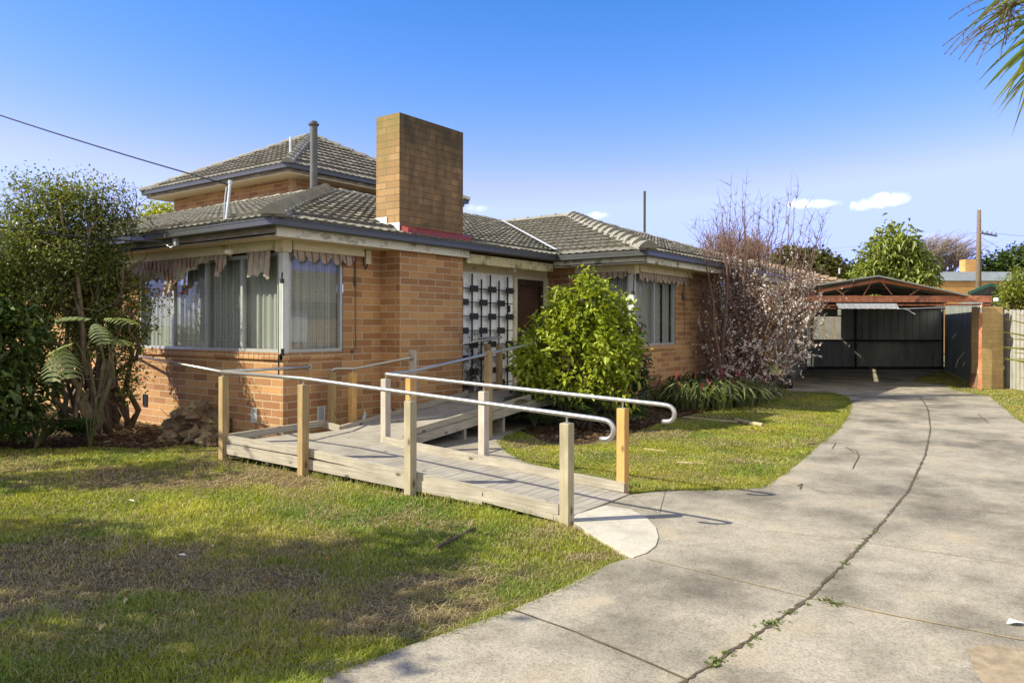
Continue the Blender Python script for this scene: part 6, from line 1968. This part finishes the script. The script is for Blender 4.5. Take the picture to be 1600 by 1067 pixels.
for (a, b_, c_, d_) in [(1690, 575, 1553, 541), (1690, 560, 1566, 545), (1690, 556, 1552, 517), (1690, 600, 1560, 558), (1690, 540, 1566, 498), (1690, 590, 1566, 562), (1690, 530, 1585, 490), (1690, 590, 1571, 643), (1690, 550, 1572, 530), (1690, 585, 1575, 560), (1690, 575, 1580, 551), (1690, 520, 1590, 477), (1690, 610, 1590, 590), (1690, 640, 1596, 600)]:
    leaflet(vs, fs, cs, dp(a, b_, 6.0), dp(c_, d_, 5.6 + pr_.normal() * .1), .011, np.array([.40, .36, .03]) * pr_.uniform(.6, 1.1), .03)
for k in range(60):
    an = pr_.uniform(0, 6.28); p = pb2 + UP * pr_.uniform(.6, 1.6)
    leaflet(vs, fs, cs, p, p + RT * abs(.5 * math.cos(an)) + FW * .4 * math.sin(an) + UP * pr_.normal() * .25, .011, np.array([.30, .30, .03]), .03)
fast_mesh('fronds', np.array(vs), np.array(fs), LEAF, p2, col=np.array(cs))
tm = MB(); tm.tube([pb2, pb2 + UP * .5, pb2 + UP * 1.3], [.09, .08, .05], 9); tm.build('trunk', BARK, p2, uv=False)

# ------------------------------------------------------------------ street trees that shade the lawn from the left
def shade_tree(name, label, pos, hgt, rad, seed, ncl):
    rg = np.random.default_rng(seed)
    o = thing(name, label, 'tree', tuple(pos))
    es = []
    for k in range(11):
        an = rg.uniform(0, 6.28); r_ = rad * math.sqrt(rg.random()) * .75
        es.append((pos[0] + math.cos(an) * r_, pos[1] + math.sin(an) * r_, hgt + rg.normal() * rad * .35, rad * .42, rad * .42, rad * .32))
    crown('crown', es, ncl, 9, .3, .16, .05, (.05, .08, .02), (.10, .13, .03), LEAF, o, rg, .3, .2, .3)
    tm = MB(); limb(tm, pos, pos + UP * (hgt - .8), .16, .09, rg, .02, 6, 8)
    for e in es: limb(tm, pos + UP * (hgt - 1.1), np.array(e[:3]), .06, .02, rg, .06, 5, 6)
    tm.build('trunk', BARK, o, uv=False)
def shade_pos(px, py, h):       # stand a crown at height h so that its shadow falls on ground pixel px, py
    g_ = gp(px, py); s_ = np.array(SUN_TO)
    p = g_ + s_ * h / s_[2]
    return np.array([p[0], p[1], 0])
shade_tree('street_tree', 'broad leafy street tree left of the front lawn', shade_pos(300, 955, 4.6), 4.6, 1.55, 51, 420)
shade_tree('street_tree', 'second leafy street tree further along the footpath', shade_pos(-420, 900, 4.9), 4.9, 1.6, 52, 420)
shade_tree('garden_tree', 'small loose garden tree beyond the left edge of the lawn', shade_pos(130, 742, 3.2), 3.2, .95, 53, 110)

# ------------------------------------------------------------------ small things
rg = np.random.default_rng(61)
rocks = [(300, 655, .30, .24, 'largest mossy lava rock on top of the pile by the wall'), (268, 672, .20, .16, None), (318, 668, .22, .17, None), (283, 684, .18, .13, None), (310, 690, .22, .13, None), (330, 680, .16, .16, None), (262, 690, .14, .10, None), (338, 668, .14, .2, None), (300, 676, .2, .16, None), (322, 695, .12, .09, None), (345, 692, .1, .1, None)]
from mathutils import noise as mnoise
for i, (px, py, r_, h_, lab) in enumerate(rocks):
    b_ = gp(px, max(py, 678)); z0 = 0.0
    if py < 678: b_ = gp(px, 684) + FW * .12; z0 = zat(py, (b_ - OC) @ FW) - h_ * .45; z0 = max(z0, .02)
    nu, nv = 26, 18
    mb = MB(); vs = []
    off = Vector((i * 3.7, i * 1.3, 0))
    for a in range(nv + 1):
        th = math.pi * a / nv
        for k in range(nu):
            ph = 2 * math.pi * k / nu
            d = Vector((math.sin(th) * math.cos(ph), math.sin(th) * math.sin(ph), math.cos(th)))
            s_ = 1 + .5 * mnoise.noise(d * 1.6 + off) + .34 * mnoise.noise(d * 4 + off) + .2 * mnoise.noise(d * 9 + off)
            vs.append((b_[0] + d.x * r_ * s_, b_[1] + d.y * r_ * .9 * s_, z0 + h_ * .35 + d.z * h_ * s_))
    mb.add(vs, [(a * nu + k, a * nu + (k + 1) % nu, (a + 1) * nu + (k + 1) % nu, (a + 1) * nu + k) for a in range(nv) for k in range(nu)])
    o = mb.build('rock', ROCK, uv=False)
    tag(o, lab or 'rough brown lava rock in the small pile against the brick wall', 'rock', 'lava rocks piled by the wall')
# gnomes
def gnome(pos, col, hatcol, lab):
    o = thing('garden_gnome', lab, 'ornament', tuple(pos))
    p = np.array(pos)
    mb = MB(); mb.lathe(p, [(.045, 0), (.058, .03), (.06, .07), (.045, .11), (.03, .125)], 14); mb.build('body', M('gnome_coat', col, .5, .15, 20), o, smooth=True)
    mb = MB(); mb.lathe(p + UP * .12, [(.018, 0), (.033, .015), (.036, .03), (.03, .05), (.012, .06)], 12); mb.tube([p + UP * .15 - FW * .03, p + UP * .148 - FW * .048], [.008, .006], 6); mb.build('head', M('gnome_skin', (.5, .3, .2), .5), o, smooth=True)
    mb = MB(); mb.lathe(p + UP * .155, [(.042, 0), (.036, .012), (.022, .045), (.006, .085)], 12); mb.build('hat', M('gnome_hat', hatcol, .5), o, smooth=True)
    mb = MB(); mb.tube([p + UP * .15 - FW * .03, p + UP * .115 - FW * .055, p + UP * .075 - FW * .055], [.026, .028, .004], 8); mb.build('beard', M('gnome_beard', (.6, .58, .55), .8), o, smooth=True)
gnome((1.22, -.28, .12), (.42, .42, .40), (.45, .43, .38), 'small grey garden gnome behind the ramp kickboard')
gnome((1.72, -.30, .17), (.30, .09, .05), (.36, .10, .05), 'small reddish garden gnome near the corner of the brick breast')
# ribbed black drain pipe coil by the blossom tree
cp_ = cl_(1226, 19.0, 0)
cp_ = gp(1222, 607)
co = MB()
for k in range(5):
    c_ = cp_ + RT * (-.26 + k * .11) + UP * .16
    R_, r2_ = .16, .055
    vs = []
    for a in range(24):
        an = 2 * math.pi * a / 24
        for q in range(8):
            bn = 2 * math.pi * q / 8
            rr = R_ + r2_ * math.cos(bn)
            vs.append(c_ + FW * rr * math.cos(an) + UP * rr * math.sin(an) * .95 + RT * r2_ * math.sin(bn))
    co.add(vs, [(a * 8 + q, ((a + 1) % 24) * 8 + q, ((a + 1) % 24) * 8 + (q + 1) % 8, a * 8 + (q + 1) % 8) for a in range(24) for q in range(8)])
tag(co.build('pipe_coil', RUBBER, smooth=True, uv=False), 'black ribbed pipe coil lying at the foot of the blossom tree', 'pipe coil')
# timber pieces on the lawn
def log(name, a, b_, r, lab, mat, cat='timber'):
    mb = MB(); p, q = gp(*a), gp(*b_); p[2] = q[2] = r * .8
    limb(mb, p, q, r, r * .95, np.random.default_rng(3), .006, 6, 10)
    return tag(mb.build(name, mat, uv=False), lab, cat)
LOGM = M('pale_split_timber', (.36, .28, .17), .85, .3, 8)
log('timber_stake', (1150, 659), (1192, 667), .035, 'short thick timber offcut with a dark end on the back lawn', LOGM)
log('timber_stake', (1068, 653), (1152, 661), .018, 'long thin pole lying in the shade below the strap leaf plants', LOGM)
log('stick', (1006, 702), (1042, 706), .010, 'thin pale stick on the grass nearest the ramp end', LOGM, 'stick')
log('stick', (1058, 724), (1100, 726), .014, 'pale bark strip lying in the middle of the sunny back lawn', LOGM, 'stick')
log('stick', (1148, 716), (1166, 724), .010, 'small brown stick at the right of the sunny back lawn', BARK, 'stick')
log('stick', (1262, 694), (1290, 694), .008, 'dark twig at the edge of the driveway beside the lawn', BARK_D, 'stick')
log('stick', (682, 857), (742, 826), .012, 'dark brown bark strip lying on the front lawn', BARK_D, 'stick')
wc = MB(); p = gp(265, 671)
for k in range(5): wc.beam(p + RT * (k * .035 - .07) + UP * .02, p + RT * (k * .035 - .06) + UP * .17 + FW * .05, .016, .01, up=tuple(FW))
wc.beam(p - RT * .09 + UP * .03, p + RT * .09 + UP * .03, .015, .015); wc.beam(p - RT * .08 + UP * .16 + FW * .05, p + RT * .10 + UP * .16 + FW * .05, .015, .015)
tag(wc.build('plastic_rack', M('white_plastic', (.6, .6, .58), .5)), 'small white slatted plastic rack in the mulch under the shrub', 'rack')
pw = MB(); p = gp(1587, 981); pw.add([p + RT * a + FW * b_ + UP * (.026 + c_) for a, b_, c_ in ((-.05, 0, 0), (-.01, -.02, .012), (.05, .0, .004), (.04, .03, 0), (-.01, .035, .015))], [(0, 1, 4), (1, 2, 3, 4)])
tag(pw.build('paper_scrap', M('white_paper', (.8, .8, .8), .7)), 'crumpled white scrap of paper on the driveway', 'paper')
# fallen leaves
proto = None
for i, (px, py, k) in enumerate([(205, 786, 0), (285, 872, 1), (287, 928, 2), (420, 915, 2), (522, 836, 3), (196, 944, 3), (160, 986, 3), (512, 878, 2), (1100, 676, 2), (600, 868, 2), (330, 858, 3), (612, 930, 2), (760, 838, 3), (664, 775, 2), (1012, 730, 2)]):
    cols_ = [(.55, .52, .45), (.62, .60, .52), (.36, .16, .06), (.42, .34, .14)]
    key = 'dead_leaf_%d' % k
    mt_ = bpy.data.materials.get(key) or M(key, cols_[k], .8, .2, 30)
    mb = MB(); L = random.uniform(.02, .036)
    for (u_, s_, h_) in [(0, 0, 0)]:
        pts = [(-1, 0, .0), (-.4, .38, .25), (.35, .36, .3), (1, 0, .1), (.35, -.36, .25), (-.4, -.38, .3), (0, 0, .05)]
    mb.add([(a * L, b_ * L, c_ * L) for a, b_, c_ in pts], [(0, 5, 6), (0, 6, 1), (1, 6, 2), (2, 6, 3), (3, 6, 4), (4, 6, 5)])
    o = mb.build('fallen_leaf', mt_)
    q = gp(px, py); o.location = (q[0], q[1], .022); o.rotation_euler = (random.uniform(-.3, .3), random.uniform(-.3, .3), random.uniform(0, 6.28))
    tag(o, ['bleached leaf lying on the front lawn', 'pale curled leaf lying on the front lawn', 'brown fallen leaf lying on the ground', 'yellow brown fallen leaf lying on the ground'][k], 'leaf', 'fallen leaves scattered over the yard')
# weeds in the joint
for i, (px, py, s_) in enumerate([(1118, 1040, .07), (1136, 1026, .05), (1204, 980, .07), (1212, 976, .05), (1232, 962, .05), (1262, 948, .03), (1290, 942, .06), (1306, 947, .06), (1320, 884, .04), (1344, 856, .035), (1366, 834, .04), (1430, 750, .04), (1180, 1000, .04), (1350, 845, .03), (1170, 1012, .035)]):
    q = gp(px, py); rgw = np.random.default_rng(i)
    n = 26
    P = np.repeat(np.array([[q[0], q[1], .016]]), n, 0) + rgw.normal(size=(n, 3)) * np.array([s_ * .4, s_ * .4, 0])
    V, F = leaves(P, rgw.normal(size=(n, 3)) * [1, 1, .5] + [0, 0, .5], np.full(n, s_ * .42), np.full(n, s_ * .11), .2, .2, rgw)
    o = fast_mesh('weed', V, F, GRASSM, col=np.repeat(np.array([[.12, .15, .035]]) * rgw.uniform(.6, 1.4, (n, 1)), 6, 0))
    tag(o, 'small green weed tuft growing from the driveway joint', 'weed', 'weeds in the driveway joint')
# dead climber on the lattice
rgd = np.random.default_rng(91)
dv_ = thing('dead_climber', 'leafless dead climbing plant on the black lattice next to the brick breast', 'plant', (3.95, -.12, .43))
mb = MB()
for i in range(12):
    p = np.array([3.85 + rgd.normal() * .12, -.14, .43]); q = p + np.array([rgd.normal() * .22, rgd.normal() * .03, rgd.uniform(.4, 1.15)])
    lp = limb(mb, p, q, .009, .003, rgd, .08, 7, 5)
    for k in range(10):
        a = lp[rgd.integers(1, 7)]; limb(mb, a, a + np.array([rgd.normal() * .13, rgd.normal() * .03, rgd.normal() * .1 + .05]), .004, .002, rgd, .1, 3, 4)
mb.build('stems', BARK_D, dv_, uv=False)
